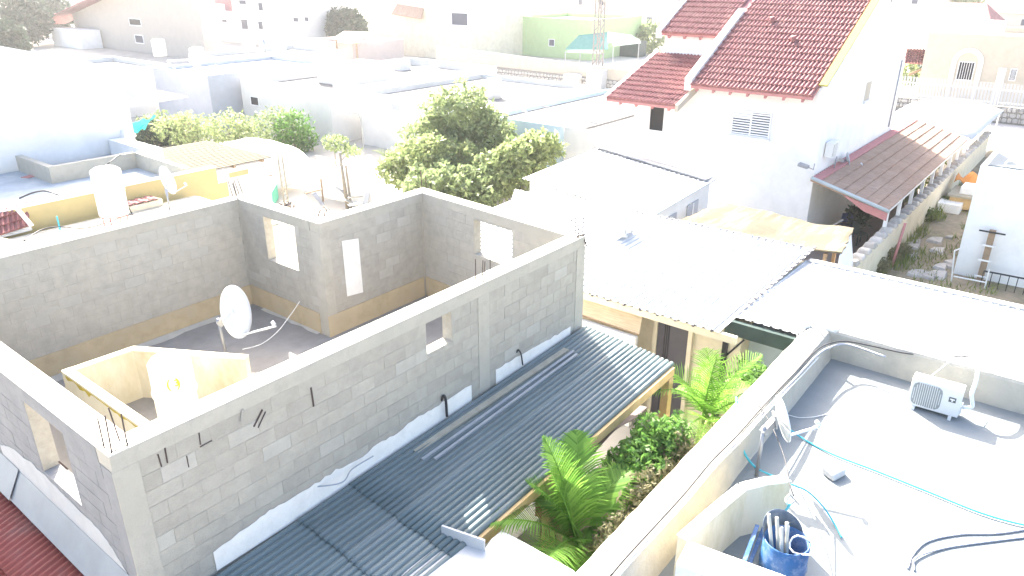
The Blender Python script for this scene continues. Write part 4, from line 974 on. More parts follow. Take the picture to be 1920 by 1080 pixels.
MB().box(30.1, 35.8, -5.8, 2.9, 4.0, 4.05).build('roof', 'roof_membrane', wb)
for k in range(2): MB().tube(spline([(30.2+k*.6,2.4,4.0),(30.2+k*.6,2.3,4.25),(30.2+k*.6,1.2,4.25),(30.2+k*.6,1.1,4.0)]), .025, 6).build('roof_rail', 'cable_white', wb)
po = thing('brown_pole', 'square brown pole with cross arms against the white building', 'pole', (29.7, 1.9, 0))
q = onX(1838,520,29.6); MB().box(29.6, 29.72, q.y-.1, q.y+.1, 0, onX(1848,430,29.6).z).build('pole', 'old_wood', po)
zt = onX(1848,432,29.6).z
for k, z in enumerate((zt-.05, zt-.55, zt-1.1, zt-1.7)): MB().box(29.56, 29.6, q.y-(.4 if k == 0 else .2), q.y+(.4 if k == 0 else .2), z, z+.05).build('cross_arm', 'dark_metal' if k == 0 else 'window_frame', po)
fr = thing('pipe_rack', 'thin white rectangular pipe frame standing in front of the white building', 'frame', W(1785,530,0))
for a, b in (((1790,470),(1782,540)),((1855,505),(1845,545)),((1788,518),(1850,530)),((1790,470),(1800,466))): MB().tube([onX(*a,29.0), onX(*b,29.0)], .025, 6).build('pipe', 'cable_white', fr)
rl = thing('railing', 'low dark railing at the foot of the white building', 'railing', (29.2, .8, 0))
a, b = onX(1845,508,29.2), onX(1960,530,29.2)
MB().tube([a, b], .03, 6).build('handrail', 'dark_metal', rl)
for k in range(8):
    p = a.lerp(b, k/7); MB().tube([p, V((p.x,p.y,0))], .015, 5).build('baluster', 'dark_metal', rl)
tb = thing('wooden_crate', 'wooden crate table with orange cloth and white box on top', 'crate', W(1795,385,0))
q = W(1796,392,0)
MB().box(q.x-.4, q.x+1.6, q.y-.9, q.y+.5, .62, .72).build('top', 'plank', tb); MB().box(q.x-.3, q.x+1.5, q.y-.8, q.y+.4, .1, .62).build('body', 'pine', tb)
tag(MB().box(q.x, q.x+1.1, q.y-.75, q.y+.1, .72, 1.05).build('white_box', 'plastic_white', bevel=.03), 'white box standing on the wooden crate table', 'box')
m = MB(); m.grid(lambda u, v: (q.x+1.4+u*1.2, q.y-.6+v*1.2, .9+.35*mnoise.noise(V((u*3,v*3,1)))+.3*math.sin(3.14*u)), 10, 10)
tag(m.build('orange_cloth', 'orange_cloth', smooth=True, solid=.02), 'orange cloth heaped behind the white box', 'cloth')
q = W(1775,395,0); tag(MB().box(q.x-.4, q.x+.5, q.y-.55, q.y+.4, 0, .42).build('small_cabinet', 'plastic_white', bevel=.02), 'small white cabinet lying in the grass by the crate', 'cabinet')
# arched white sheet canopy beyond the pergola
cn = thing('sheet_canopy', 'white curved sheet canopy beyond the end of the brown pergola', 'canopy', (50, 7.5, 0))
m = MB(); m.grid(lambda u, v: (45+u*11, 5.3+v*5.2, 1.9+.75*math.sin(math.pi*(.12+.76*v))), 5, 12); m.build('sheet', 'white_metal', cn, smooth=True, solid=.02)
for x in (45.3, 48.5, 52, 55.6):
    for y in (5.45, 10.3): MB().tube([(x,y,0),(x,y,2.15)], .04, 6).build('post', 'window_frame', cn)
# ================================================================= flat roofed houses
def flat_house(label, x0, x1, y0, y1, h, mat, roof='roof_membrane', par=.45, th=.18, name='flat_house', group=None, base=0):
    t = thing(name, label, 'house', ((x0+x1)/2, (y0+y1)/2, base), group)
    MB().box(x0, x1, y0, y1, base, h-par).build('wall', mat, t)
    MB().box(x0+th, x1-th, y0+th, y1-th, h-par+.001, h-par+.02).build('roof', roof, t)
    for a in ((x0,x1,y0,y0+th),(x0,x1,y1-th,y1),(x0,x0+th,y0+th,y1-th),(x1-th,x1,y0+th,y1-th)):
        MB().box(*a, h-par, h).build('parapet', mat, t)
    return t
def win_x(t, X, y0, y1, z0, z1, glass='glass_dark', fw=.05, bars=0):
    w = MB().box(X-.012, X+.03, y0, y1, z0, z1).build('window', glass, t)
    for a in ((y0-fw,y1+fw,z0-fw,z0),(y0-fw,y1+fw,z1,z1+fw),(y0-fw,y0,z0,z1),(y1,y1+fw,z0,z1)): MB().box(X-.045, X+.02, *a).build('frame', 'window_frame', w)
    for k in range(bars):
        y = y0+(y1-y0)*(k+1)/(bars+1); MB().box(X-.04, X-.015, y-.015, y+.015, z0, z1).build('bar', 'window_frame', w)
    return w
def win_y(t, Y, x0, x1, z0, z1, glass='glass_dark', fw=.05):
    w = MB().box(x0, x1, Y-.012, Y+.03, z0, z1).build('window', glass, t)
    for a in ((x0-fw,x1+fw,z0-fw,z0),(x0-fw,x1+fw,z1,z1+fw),(x0-fw,x0,z0,z1),(x1,x1+fw,z0,z1)): MB().box(a[0], a[1], Y-.045, Y+.02, a[2], a[3]).build('frame', 'window_frame', w)
    return w
def winpx(t, X, a, b, **k):
    p, q = onX(*a, X), onX(*b, X); return win_x(t, X, q.y, p.y, q.z, p.z, **k)
def water_tank(label, c, r=.3, h=1.2, stand=.0, group='rooftop water tanks'):
    t = thing('water_tank', label, 'water tank', c, group); c = V(c)
    if stand:
        for k in range(4):
            a = R_(45+90*k); MB().tube([c+V((math.cos(a)*r*.85,math.sin(a)*r*.85,0)), c+V((math.cos(a)*r*.85,math.sin(a)*r*.85,stand))], .02, 6).build('leg', 'tile_rim', t)
        MB().tube([c+V((math.cos(a)*r*.85,math.sin(a)*r*.85,stand*.9)) for a in [R_(45+90*k) for k in range(5)]], .02, 6).build('ring', 'tile_rim', t)
    MB().lathe(c+V((0,0,stand)), [(r*.9,0),(r,.03),(r,h*.5),(r*1.03,h*.51),(r,h*.52),(r,h*.94),(r*.7,h),(0,h*1.01)], 24).build('body', 'plastic_white', t, smooth=True)
    return t

# ---- house with the yellow parapet, left
yh = thing('yellow_house', 'house with yellow parapet and grey flat roof beyond the block storey', 'house', (11, 29, 0))
MB().box(4, 14.6, 25.05, 32.6, 0, 2.95).build('wall', 'yellow_wall', yh)
MB().box(4.2, 14.4, 25.3, 32.5, 2.95, 3.0).build('roof', 'roof_grey', yh)
MB().box(4, 14.2, 25.0, 25.2, 2.6, 3.56).build('parapet', 'yellow_wall', yh); MB().box(4, 14.2, 24.97, 25.23, 3.56, 3.6).build('coping', 'white_wall', yh)
a, b, c = W(40,290,3.6), W(103,312,3.6), W(252,286,3.6)
MB().wallbox(b, a, .22, 3.0, 3.6, 1).build('parapet', 'beam_concrete', yh); MB().wallbox(b, c, .22, 3.0, 3.6, 1).build('parapet', 'beam_concrete', yh)
MB().wallbox(c, W(345,316,3.6), .22, 3.0, 3.6, 1).build('parapet', 'beam_concrete', yh)
MB().box(13.9, 14.5, 29.3, 32.6, 3.0, 3.62).build('parapet', 'white_wall', yh)
tp = thing('roof_piece', 'flat red brown offcut lying on the grey flat roof', 'offcut', W(55,332,3.01)); q = W(55,332,3.0)
MB().slab([q+V((-.25,.1,.03)), q+V((.2,.25,.03)), q+V((.3,-.1,.03)), q+V((-.1,-.2,.03))], .025).build('sheet', 'tile_rim', tp)
cable('black_pipe', 'black pipe arching over the yellow parapet at the left', [W(36,372,3.3), W(60,362,3.4), W(85,358,3.5), W(110,366,3.4)], .03, 'cable_black', 'pipe')
cable('black_pipe', 'thin black pipe arching up behind the white water tank', [W(193,315,3.4), W(205,305,3.6), W(225,290,3.7), W(247,285,3.65)], .02, 'cable_black', 'pipe')
# flat link roof between the yellow house and the block storey
lk = thing('link_roof', 'narrow cream roof strip with junk between yellow parapet and block wall', 'roof', (9.5, 22.5, 0))
MB().box(4, 13.0, 19.5, 24.6, 0, 2.85).build('wall', 'cream_wall', lk)
MB().box(4.05, 12.95, 19.55, 24.4, 2.85, 2.9).build('roof', 'beam_concrete', lk)
q = W(207,400,3.3); water_tank('tall white water tank on a rusty stand in front of the yellow parapet', (q.x,23.0,2.9), .42, 1.45, .42)
q = W(315,375,3.2)
dish('white dish facing right beside the tall water tank', (q.x,q.y,2.9), (q.x,q.y,3.5), W(315,338,3.75), (.5,-.75,.3), .7, .95)
tl = thing('tile_stack', 'small heap of red roof tiles behind the block wall', 'tiles', (W(255,380,3.0)))
q = W(258,382,3.05)
for i in range(7):
    MB().grid(lambda u, v: (q.x-.5+i*.16+u*.18, q.y-.3+v*.5, 3.12+.05*math.sin(3.14*u)+.03*(i%2)+.0*v), 4, 2).build('tile', 'tile_red', tl, solid=.015)
MB().box(q.x-.5, q.x+.7, q.y-.3, q.y+.3, 2.9, 3.1).build('base', 'cream_wall', tl)
cable('black_pipe', 'black pipe curving down beside the tall white water tank', [W(218,338,3.9), W(232,355,3.7), W(240,385,3.3), W(248,402,3.0)], .02, 'cable_black', 'pipe')
cable('grey_cable', 'tangle of dark cable along the foot of the yellow parapet', [W(45,452,3.0), W(75,432,3.0), W(110,425,3.02), W(165,427,3.0), W(235,405,3.0), W(250,402,3.05)], .02, 'cable_black')
q = W(113,432,2.9); tag(MB().tube([q, q+V((0,0,.45))], .025, 6).build('blue_pipe', 'hose_teal'), 'short upright blue pipe behind the block wall', 'pipe')
# red pantile lean-to at far left
rt = thing('pantile_roof', 'small steep red pantile roof with white verge at the left edge', 'roof', W(20,420,2.9))
o = W(-10,445,3.05); tilefield(o, W(55,424,3.05)-o, W(-12,398,3.6)-o, 7, 3, rt)
a, b = W(60,424,3.1), W(31,390,3.68); MB().bar(a, b, .08, .1).build('verge', 'white_wall', rt)
MB().slab([W(-20,448,2.97), W(60,428,2.97), W(32,394,3.5), W(-20,405,3.5)], .06).build('deck', 'white_wall', rt)
tn = thing('tan_wall_end', 'tan wall stub at the left edge behind the block wall', 'wall', W(20,465,3.5))
MB().prism([W(-25,440,3.6), W(-25,480,3.6), W(65,458,3.6)], 2.5, 3.6).build('wall', 'tan_wall', tn)

# ---- tall white gable building
hb = thing('white_gable_building', 'big blank white gabled building at the upper left', 'building', (9, 36, 0))
pr = [onY(-60,70,32.7), onY(0,86,32.7), onY(120,108,32.7), onY(228,130,32.7)]
pf = [(p.x, p.z) for p in pr]; pf = [(pf[0][0]-3, pf[0][1]-1)]+pf
bot = [(pf[0][0],0),(pf[-1][0],0)]
poly = [(pf[0][0],0),(pf[-1][0]+.0,0)]+pf[::-1]
n = len(poly)
MB().add([(x,32.7,z) for x, z in poly]+[(x,38.5,z) for x, z in poly], [tuple(range(n)), tuple(range(2*n-1,n-1,-1))]+[(i,n+i,n+(i+1)%n,(i+1)%n) for i in range(n)]).build('wall', 'white_wall', hb)
MB().box(14.5, 14.75, 32.4, 32.7, 2.0, 3.9).build('post', 'white_wall', hb)
cy = thing('white_canopy', 'thin white canopy projecting right of the gabled building', 'canopy', (17,36,0))
MB().slab([W(226,202,3.6), W(352,181,3.6), W(300,170,3.6), W(272,168,3.6)], .05).build('sheet', 'white_metal', cy)
for px, py in ((230,204),):
    q = W(px, py, 3.55); MB().tube([q, V((q.x,q.y,0))], .05, 6).build('post', 'window_frame', cy)

# ---- yard with slatted shed, tarps, bushes
ss = thing('slatted_shed', 'white shed with pale wooden slatted roof behind the yellow house', 'shed', (17.2, 31.5, 0))
MB().box(15.6, 18.7, 28.6, 33.8, 0, 1.6).build('wall', 'white_wall', ss)
for a_ in ((15.6,18.7,28.6,28.7),(15.6,15.7,28.7,33.8),(18.6,18.7,28.7,33.8)): MB().box(*a_, 1.6, 2.45).build('wall', 'white_wall', ss)
for k in range(24):
    y = 28.5+k*.225; MB().box(15.1, 18.95, y, y+.135, 2.55+.002*(k%2), 2.59+.002*(k%2)).build('slat', 'slat_wood', ss)
for x in (15.6, 17.0, 18.4): MB().box(x, x+.1, 28.5, 33.8, 2.45, 2.55).build('rafter', 'old_wood', ss)
q = onX(455,309,15.59); MB().box(16.8, 17.7, 28.58, 28.6, 2.05, 2.25).build('window', 'yellow_wall', ss)
tr_ = thing('trellis_post', 'narrow tan trellis post at the corner of the slatted shed', 'trellis', (19.2,28.3,0))
for k in (0, .22): MB().bar((19.05+k,28.2,0), (19.0+k,28.2,2.7), .05).build('upright', 'plank', tr_)
for k in range(9): MB().bar((19.02,28.2,.3+k*.28), (19.25,28.2,.45+k*.28), .03).build('lattice', 'plank', tr_)
tg = MB(); q = W(495,372,0.3)
tg.hexa([W(481,366,.05),W(513,388,.05),W(523,372,.05),W(492,360,.05)], [W(481,366,.05)+V((0,0,.7)),W(513,388,.05)+V((0,0,.7)),W(523,372,.05)+V((0,0,.75)),W(492,360,.05)+V((0,0,.75))])
tag(tg.build('green_box', 'tarp_green', bevel=.03), 'green tarpaulin covered box in the sunlit yard', 'box')
m = MB(); c = W(485,285,1.0)
m.grid(lambda u, v: (18.9+u*4.2+.2*math.sin(v*5), 31.0+v*5.5, .3+2.0*max(0,math.sin(math.pi*v))**.5*(.7+.3*math.sin(3.14*u))+.12*mnoise.noise(V((u*5,v*5,3)))), 14, 18)
tag(m.build('white_tarp', 'tarp_white', smooth=True, solid=.03), 'rounded white tarpaulin heap beyond the slatted shed', 'tarpaulin')
m = MB(); a, b, c, d = W(236,246,2.3), W(272,246,2.1), W(292,215,2.6), W(262,224,2.9)
m.grid(lambda u, v: a.lerp(b, v).lerp(d.lerp(c, v), u)+V((0,0,.12*math.sin(v*9)+.1*math.sin(u*5))), 8, 10)
tag(m.build('teal_tarp', 'tarp_teal', smooth=True, solid=.02), 'bright teal tarpaulin beside the white gabled building', 'tarpaulin')
bd = [((300,235),(1.6,1.2,1.0),'leaf_mid','green bush right of the teal tarpaulin'),((345,240),(1.8,1.3,1.1),'leaf_light','wide yellow green bush in the middle of the bush row'),((430,240),(1.6,1.3,1.1),'leaf_light','rounded pale yellow bush below the grey wall'),((520,245),(1.5,1.2,1.3),'leaf_mid','yellow green shrub beside the white tarpaulin heap'),((278,240),(1.0,.8,.8),'leaf_dark','dark shrub in the shade behind the teal tarpaulin'),((320,232),(1.1,.9,.8),'weed_red','reddish dry shrub beside the teal tarpaulin'),((550,250),(1.2,1.0,1.3),'leaf_green','darker shrub at the right end of the bush row')]
for i, (p, r, mt_, lb) in enumerate(bd):
    q = W(*p, 1.1); bush('garden_bush', lb, (q.x,q.y,0), [((0,0,r[2]*.95),r),((.5,-.6,r[2]*.6),(r[0]*.6,r[1]*.7,r[2]*.6))], 1500, .13, mt_, group='bushes beyond the slatted shed', seed=60+i)
# yard fence, poles and junk between the block storey and the trees
yf = thing('yard_fence', 'pale board fence across the yard behind the block storey', 'fence', (22,28,0))
a, b = V((21.9,30.6,0)), V((21.9,24.6,0))
for k in range(26):
    p, q = a.lerp(b, k/26), a.lerp(b, (k+.93)/26); MB().wallbox(p, q, .03, 0, 1.55+.04*((k*7)%3), 1).build('board', 'white_wall', yf)
for z in (.4, 1.2): MB().bar(a+V((.05,0,z)), b+V((.05,0,z)), .05).build('rail', 'white_wall', yf)
yl = thing('yard_pole', 'weathered grey pole standing in the yard left of the trees', 'pole', (21.0,25.8,0))
q = W(652,390,0); MB().tube([(q.x,q.y,0), (q.x-.1,q.y+.1,2.6)], [.09,.06], 8).build('pole', 'trunk_grey', yl, smooth=True); MB().tube([(q.x+.12,q.y-.1,0),(q.x+.1,q.y,2.0)], .05, 8).build('pole', 'trunk_grey', yl)
lp = thing('street_lamp', 'thin curved lamp post rising left of the trees', 'lamp', (23.5,28,0))
q = W(686,330,0); MB().tube(spline([(q.x,q.y,0),(q.x,q.y,2.2),(q.x-.1,q.y+.05,3.2),(q.x-.35,q.y+.2,3.4)]), .03, 6).build('post', 'grey_metal', lp); MB().bar((q.x-.35,q.y+.2,3.4),(q.x-.6,q.y+.35,3.38), .15, .06).build('lamp_head', 'grey_metal', lp)
for i, (a, b) in enumerate((((478,334),(510,329)),((572,363),(604,355)))):
    tag(MB().bar(W(*a,.9), W(*b,1.0), .05).build('wooden_bar', 'old_wood'), ['brown wooden bar sticking out beside the trellis post','brown wooden bar over the sunlit yard near the block wall'][i], 'bar')
MB0 = thing('small_tree_stake', 'short brown stake in the sunlit yard', 'stake', W(606,378,0)); MB().bar(W(606,378,0), W(606,378,0)+V((0,0,1.1)), .06).build('stake', 'old_wood', MB0)
jk = thing('junk_heap', 'heap of grey scrap and sheets behind the block wall', 'scrap', W(640,385,0)); rg = random.Random(3)
for k in range(9):
    q = W(rg.uniform(600,690), rg.uniform(372,395), 0.1); a = rg.uniform(0,3); l = rg.uniform(.3,.8)
    MB().bar(q+V((0,0,rg.uniform(.1,.5))), q+V((math.cos(a)*l, math.sin(a)*l, rg.uniform(.2,.7))), rg.uniform(.1,.4), .03).build('scrap', ['grey_metal','beam_concrete','white_metal'][k%3], jk)
q = W(540,388,.3); m = MB(); leafball(m, q, (.35,.3,.3), 60, .14, rg); tag(m.build('dark_scrap', 'cloth_grey'), 'dark tangle of scrap in the sunlit yard', 'scrap')
q = W(605,300,0); tree('young_tree', 'thin young tree with sparse crown in front of the white wall', (23.4,29.8,0), 2.6, [((0,0,2.3),(.7,.7,.45)),((.5,-.6,1.9),(.5,.6,.3))], 500, .11, 'leaf_mid', trunk_r=.05, seed=12)

# ---- trees in the middle
T = [((27.2,24.6),5.4,[((0,.2,3.6),(1.7,1.7,1.5)),((-1.2,.8,2.7),(1.5,1.4,1.2)),((.6,-1.0,2.8),(1.5,1.4,1.2))],'leaf_mid','tallest tree in the middle behind the block storey',6800),
     ((24.6,24.2),3.6,[((0,0,2.1),(1.6,1.5,1.2)),((-.6,1.2,1.6),(1.4,1.4,1.0)),((.8,-.9,1.8),(1.3,1.3,1.1))],'leaf_light','pale silvery tree in front of the tallest tree',6000),
     ((26.2,20.2),3.8,[((0,0,2.2),(1.2,1.1,1.2)),((.7,-.6,2.8),(.85,.85,.8)),((-1.0,.8,1.7),(1.2,1.1,1.1))],'leaf_light','bright green tree beside the white shed',6200),
     ((22.6,22.0),2.6,[((0,0,1.4),(1.6,1.4,1.1)),((1.1,-1.0,1.3),(1.4,1.3,1.1))],'leaf_mid','low dense shrub tree just behind the corner of the block wall',5000),
     ((28.8,23.4),2.8,[((0,0,1.6),(1.2,1.1,1.0))],'leaf_dark','dark tree against the pale blue wall',3000)]
for i, (p, h, bl_, mt_, lb, n) in enumerate(T): tree('garden_tree', lb, (p[0],p[1],0), h, bl_, n, .15, mt_, group='trees in the middle', seed=70+i)
pc = W(745,330,1.2); palm('small yellow green palm at the left end of the trees', (pc.x,pc.y,0), (pc.x,pc.y,1.5), [(a, 1.5, 60-(k%3)*15, 70, 'leaf_light', .5) for k, a in enumerate(range(0,360,33))], 15, 1, 'garden palms')

# ---- white and pale houses further back
h4 = flat_house('low house with pale blue wall behind the trees', 30.0, 42, 20.6, 25.6, 3.2, 'pale_blue_wall', 'roof_pale', .25)
h3 = flat_house('white house with one small window left of the tallest tree', 31.0, 42.5, 27.0, 36.6, 3.25, 'wall_far', 'roof_pale', .35)
winpx(h3, 31.0, (735,193), (751,208), glass='grey_wall')
MB().lathe((36,30,2.9), [(.5,0),(.5,1.0),(.35,1.2),(0,1.25)], 16).build('tank', 'plastic_white', h3, smooth=True)
h6 = flat_house('white house wall joining the left side of the tiled house', 29.6, 37, 17.2, 20.3, 3.3, 'wall_far', 'roof_pale', .3)
win_x(h6, 29.6, 18.0, 18.3, 1.9, 2.6, 'grey_wall')
h2 = flat_house('cream flat roofed house with stepped parapet in the upper middle', 29.8, 46, 38.0, 47.6, 3.35, 'wall_far', 'roof_pale', .6)
winpx(h2, 29.8, (470,181), (486,198))
MB().box(34, 38, 41, 44.5, 2.8, 4.1).build('stair_head', 'wall_far', h2)
for x, y in ((32,39.5),(41,40.5),(42.5,45)): MB().box(x, x+1.1, y, y+.9, 2.77, 3.5).build('roof_box', 'wall_far', h2)
h1 = flat_house('grey walled flat house with roof clutter at the upper left', 27.8, 38, 48.2, 55.5, 3.6, 'grey_wall', 'roof_grey', .3)
h10 = flat_house('white flat house left of the grey walled house', 22, 30, 57, 66, 3.5, 'wall_far', 'roof_pale', .4)
h11 = flat_house('low white house behind the twin dishes', 36, 47, 57, 65, 3.3, 'wall_far', 'roof_pale', .4)
# roof clutter
for i, (px, py, r) in enumerate(((497,83,1.4),(525,100,1.2))):
    c = W(px, py+8, 3.4); dish(['larger of two white dishes on the far roof','smaller of two white dishes on the far roof'][i], (c.x,c.y,3.0), (c.x,c.y,3.7), (c.x,c.y,4.1), (-.2,-.9,.35), r, r, lnb=True)
fm = thing('pipe_rack', 'tilted white pipe frame on the grey walled house', 'frame', W(350,150,3.3))
q = W(345,148,3.35)
for a, b in (((0,0,0),(-.2,1.4,1.1)),((1.2,-.6,0),(1.0,.8,1.1)),((-.2,1.4,1.1),(1.0,.8,1.1)),((0,0,0),(1.2,-.6,0))): MB().tube([q+V(a), q+V(b)], .06, 6).build('pipe', 'window_frame', fm)
for i, (px, py) in enumerate(((468,90),(372,118),(300,100))):
    q = W(px, py, 3.2); water_tank(['white rooftop tank beside the larger dish','white rooftop tank above the grey walled house','white rooftop tank left of the beige gable'][i], (q.x,q.y,3.0), .55, 1.4)
for i in range(7):
    q = W(rnd.uniform(300,430), rnd.uniform(122,146), 3.35); a = rnd.uniform(0,3); l = rnd.uniform(.8,2)
    tag(MB().bar(q, q+V((math.cos(a)*l, math.sin(a)*l, rnd.uniform(0,.4))), .12, .05).build('scrap_bar', ['white_metal','grey_metal','dark_metal'][i%3]), 'loose scrap bar lying on the grey walled house roof', 'scrap', 'scrap on the grey walled house')
# ---- beige gabled house with red roof
BX = 50.0
bh = thing('beige_gable_house', 'beige gabled house with pale red roof edge in the upper left', 'house', (55,88,0))
yR, yL = onX(378,50,BX).y, onX(140,50,BX).y
zE = onX(100,45,BX).z; zT = onX(205,-8,BX).z; yE = onX(92,48,BX).y; yT = onX(205,-8,BX).y
apex_y = (yR+yE)/2; apz = zE+(apex_y-yE)*(zT-zE)/(yT-yE)
apex_y = yR-.5; apz = zE+(apex_y-yE)*(zT-zE)/(yT-yE)
prf = [(yR,0),(yR,apz-.3),(yR+.1,apz-.2),(yL,zE+(yL-yE)*(zT-zE)/(yT-yE)-.15),(yL,0)]
n = 5; MB().add([(BX,y,z) for y, z in prf]+[(BX+2.2,y,z) for y, z in prf], [tuple(range(n-1,-1,-1)), tuple(range(n,2*n))]+[(i,(i+1)%n,n+(i+1)%n,n+i) for i in range(n)]).build('wall', 'beige_wall', bh)
for ya_, za_ in ((yE,zE),):
    MB().add([(BX-2.0,ya_,za_),(BX-2.0,apex_y,apz+.2),(BX+2.4,apex_y,apz+.2),(BX+2.4,ya_,za_)], [(0,1,2,3)]).build('roof', 'tile_red', bh, solid=.15)
for k in range(11):
    t = k/11; y = yE+(apex_y-yE)*t; z = zE+(apz+.2-zE)*t; MB().box(BX-2.05, BX+.05, y, y-.12 if y < yE else y+.12, z-.02, z+.16).build('barge_tile', 'tile_rim', bh)
for a, b in (((242,35),(265,48)),((253,66),(270,81))): winpx(bh, BX, a, b, glass='glass_dark' if a[1] < 50 else 'shutter_gap', fw=.12)
wa = thing('white_annex', 'white annex with canopy beam left of the beige gable', 'annex', (46,98,0))
p, q = onX(150,70,47), onX(98,70,47); MB().box(47, 49.8, p.y, q.y, 0, onX(120,55,47).z).build('wall', 'white_wall', wa)
MB().bar(onX(26,51,47), onX(90,47,47), .5, .25).build('canopy_beam', 'white_wall', wa); MB().bar(onX(58,52,47), V((47,onX(66,95,47).y,0)), .35).build('post', 'white_wall', wa)
# ---- apartment block and other far houses
def far_house(label, X, pl_, pr_, ptop, mat, wins=(), depth=10, roof=None, name='far_house', group=None, pbase=None):
    yl, yr = onX(pl_,ptop,X).y, onX(pr_,ptop,X).y; z = onX((pl_+pr_)/2,ptop,X).z
    t = thing(name, label, 'house', (X+depth/2,(yl+yr)/2,0), group)
    MB().box(X, X+depth, yr, yl, 0, z).build('wall', mat, t)
    if roof:
        MB().add([(X-.5,yl+.5,z),(X-.5,yr-.5,z),(X+depth+.5,yr-.5,z),(X+depth+.5,yl+.5,z),(X+depth/2,yl-1,z+1.8),(X+depth/2,yr+1,z+1.8)], [(0,4,5,1),(2,5,4,3),(0,3,4),(1,5,2)]).build('roof', roof, t, solid=.12)
    else:
        for a in ((X,X+.25,yr,yl),(X+depth-.25,X+depth,yr,yl),(X+.25,X+depth-.25,yr,yr+.25),(X+.25,X+depth-.25,yl-.25,yl)): MB().box(*a, z, z+.5).build('parapet', mat, t)
    for a, b in wins: winpx(t, X, a, b, glass='shutter_gap', fw=.08)
    return t
ap = far_house('tall pale apartment block with balcony in the upper left', 66, 384, 560, -60, 'wall_far', [((448,0),(462,8)),((416,36),(426,42)),((452,36),(466,55)),((484,5),(494,20)),((484,40),(494,55)),((550,33),(560,41)),((571,32),(579,40))], 14)
a, b = onX(376,18,65.2), onX(428,18,65.2); MB().box(64.6, 66, b.y, a.y, a.z-.2, a.z).build('balcony', 'white_wall', ap); MB().box(64.6, 64.7, b.y, a.y, a.z, a.z+1.0).build('balcony_rail', 'window_frame', ap)
MB().box(65.9, 66.0, b.y+.3, a.y-.3, a.z, a.z+2.2).build('balcony_door', 'tile_rim', ap)
ph = far_house('pink walled house with small tiled porch in the upper middle', 58, 566, 660, 86, 'pink_wall', [], 8)
a = W(627,73,2.8); pp_ = thing('porch', 'brown tiled porch beside the pink walled house', 'porch', (a.x,a.y,0))
MB().slab([W(622,73,2.9), W(672,80,2.9), W(694,60,3.4), W(645,58,3.4)], .12).build('roof', 'tile_brown', pp_)
for p in ((630,74),(668,80)): q = W(*p, 2.8); MB().bar(q, V((q.x,q.y,0)), .15).build('post', 'old_wood', pp_)
ch = far_house('cream house with arched panel and shuttered window in the upper middle', 70, 690, 882, -10, 'cream_wall', [((847,24),(877,48)),((705,80),(717,96))], 12)
a, b = onX(747,12,69.9), onX(790,20,69.9); MB().add([(69.2,a.y+.6,a.z-.9),(69.2,b.y-.6,b.z-.9),(70,b.y-.3,b.z+.3),(70,a.y+.3,a.z+.3)], [(0,1,2,3)]).build('awning', 'tile_brown', ch, solid=.1)
gh = far_house('pale green walled house in the upper middle', 80, 962, 1110, 42, 'green_wall', [((1030,74),(1039,86))], 12)
ah = thing('awning_shelter', 'shelter with dark green and pale awnings in front of the green house', 'shelter', (72,50,0))
MB().slab([W(1062,97,2.2), W(1132,100,2.2), W(1130,86,3.0), W(1080,84,3.0)], .06).build('awning', 'awning_pale', ah)
MB().slab([W(1060,92,2.6), W(1140,92,2.9), W(1140,60,4.4), W(1085,66,4.0)], .06).build('awning', 'awning_green', ah)
MB().slab([W(1140,80,3.6), W(1200,76,3.6), W(1185,66,4.4), W(1140,60,4.5)], .06).build('awning', 'awning_pale', ah)
MB().slab([W(1150,86,3.0), W(1202,80,3.0), W(1198,72,3.5), W(1146,76,3.6)], .06).build('awning', 'awning_pale', ah)
for p in ((1060,97),(1088,98),(1132,100),(1150,88),(1198,82)): q = W(*p, 2.3); MB().tube([q, V((q.x,q.y,0))], .06, 6).build('post', 'grey_metal', ah)
q = W(1145,104,0); MB().box(q.x, q.x+2, q.y-4, q.y+5.0, 0, 1.9).build('wall', 'dark_green', ah)
q = W(1218,100,0); bush('garden_bush', 'green bush between awning shelter and tiled house', (q.x,q.y,0), [((0,0,2.0),(2.0,2.0,2.0))], 1200, .3, 'leaf_mid', seed=81)
# stone boundary wall, lattice mast
sw2 = thing('boundary_wall', 'long tan boundary wall with rough stone foot behind the white roofs', 'wall', (60,44,0))
MB().hexa([(60.0,30,1.0),(60.25,30,1.0),(60.25,58,1.3),(60.0,58,1.3)], [(60.0,30,1.85),(60.25,30,1.85),(60.25,58,2.75),(60.0,58,2.75)]).build('wall', 'tan_wall', sw2); MB().hexa([(59.9,30,0),(60.3,30,0),(60.3,58,0),(59.9,58,0)], [(59.9,30,1.0),(60.3,30,1.0),(60.3,58,1.3),(59.9,58,1.3)]).build('stone_base', 'stone_joint', sw2)
rg = random.Random(8); sm = MB()
def stones(m, X, y0, y1, z0, z1, s, rg):
    z = z0
    while z < z1-.05:
        y = y0; hh = min(s*rg.uniform(.8,1.2), z1-z)
        while y < y1:
            w = s*rg.uniform(.8,1.5)
            if y+w > y1: w = y1-y
            k = []
            for a, b in ((.08,.1),(.5,.0),(.92,.12),(1.0,.5),(.9,.9),(.5,1.0),(.1,.88),(.0,.5)): k.append((y+w*(a*.92+.04), z+hh*(b*.9+.05)))
            n0 = len(m.v); d = X-.05-rg.uniform(0,.06)
            m.v += [V((X,p[0],p[1])) for p in k]+[V((d,(p[0]-y-w/2)*.75+y+w/2,(p[1]-z-hh/2)*.75+z+hh/2)) for p in k]
            m.f += [tuple(n0+8+i for i in range(7,-1,-1))]+[(n0+(i+1)%8,n0+i,n0+8+i,n0+8+(i+1)%8) for i in range(8)]
            y += w
        z += hh
stones(sm, 59.9, 30, 58, .05, 1.0, .34, rg); tag(sm.build('stones', 'stone', sw2), kind='stuff')
lm_ = thing('lattice_mast', 'white lattice mast rising out of the picture in the upper middle', 'mast', (66.5,41.8,0))
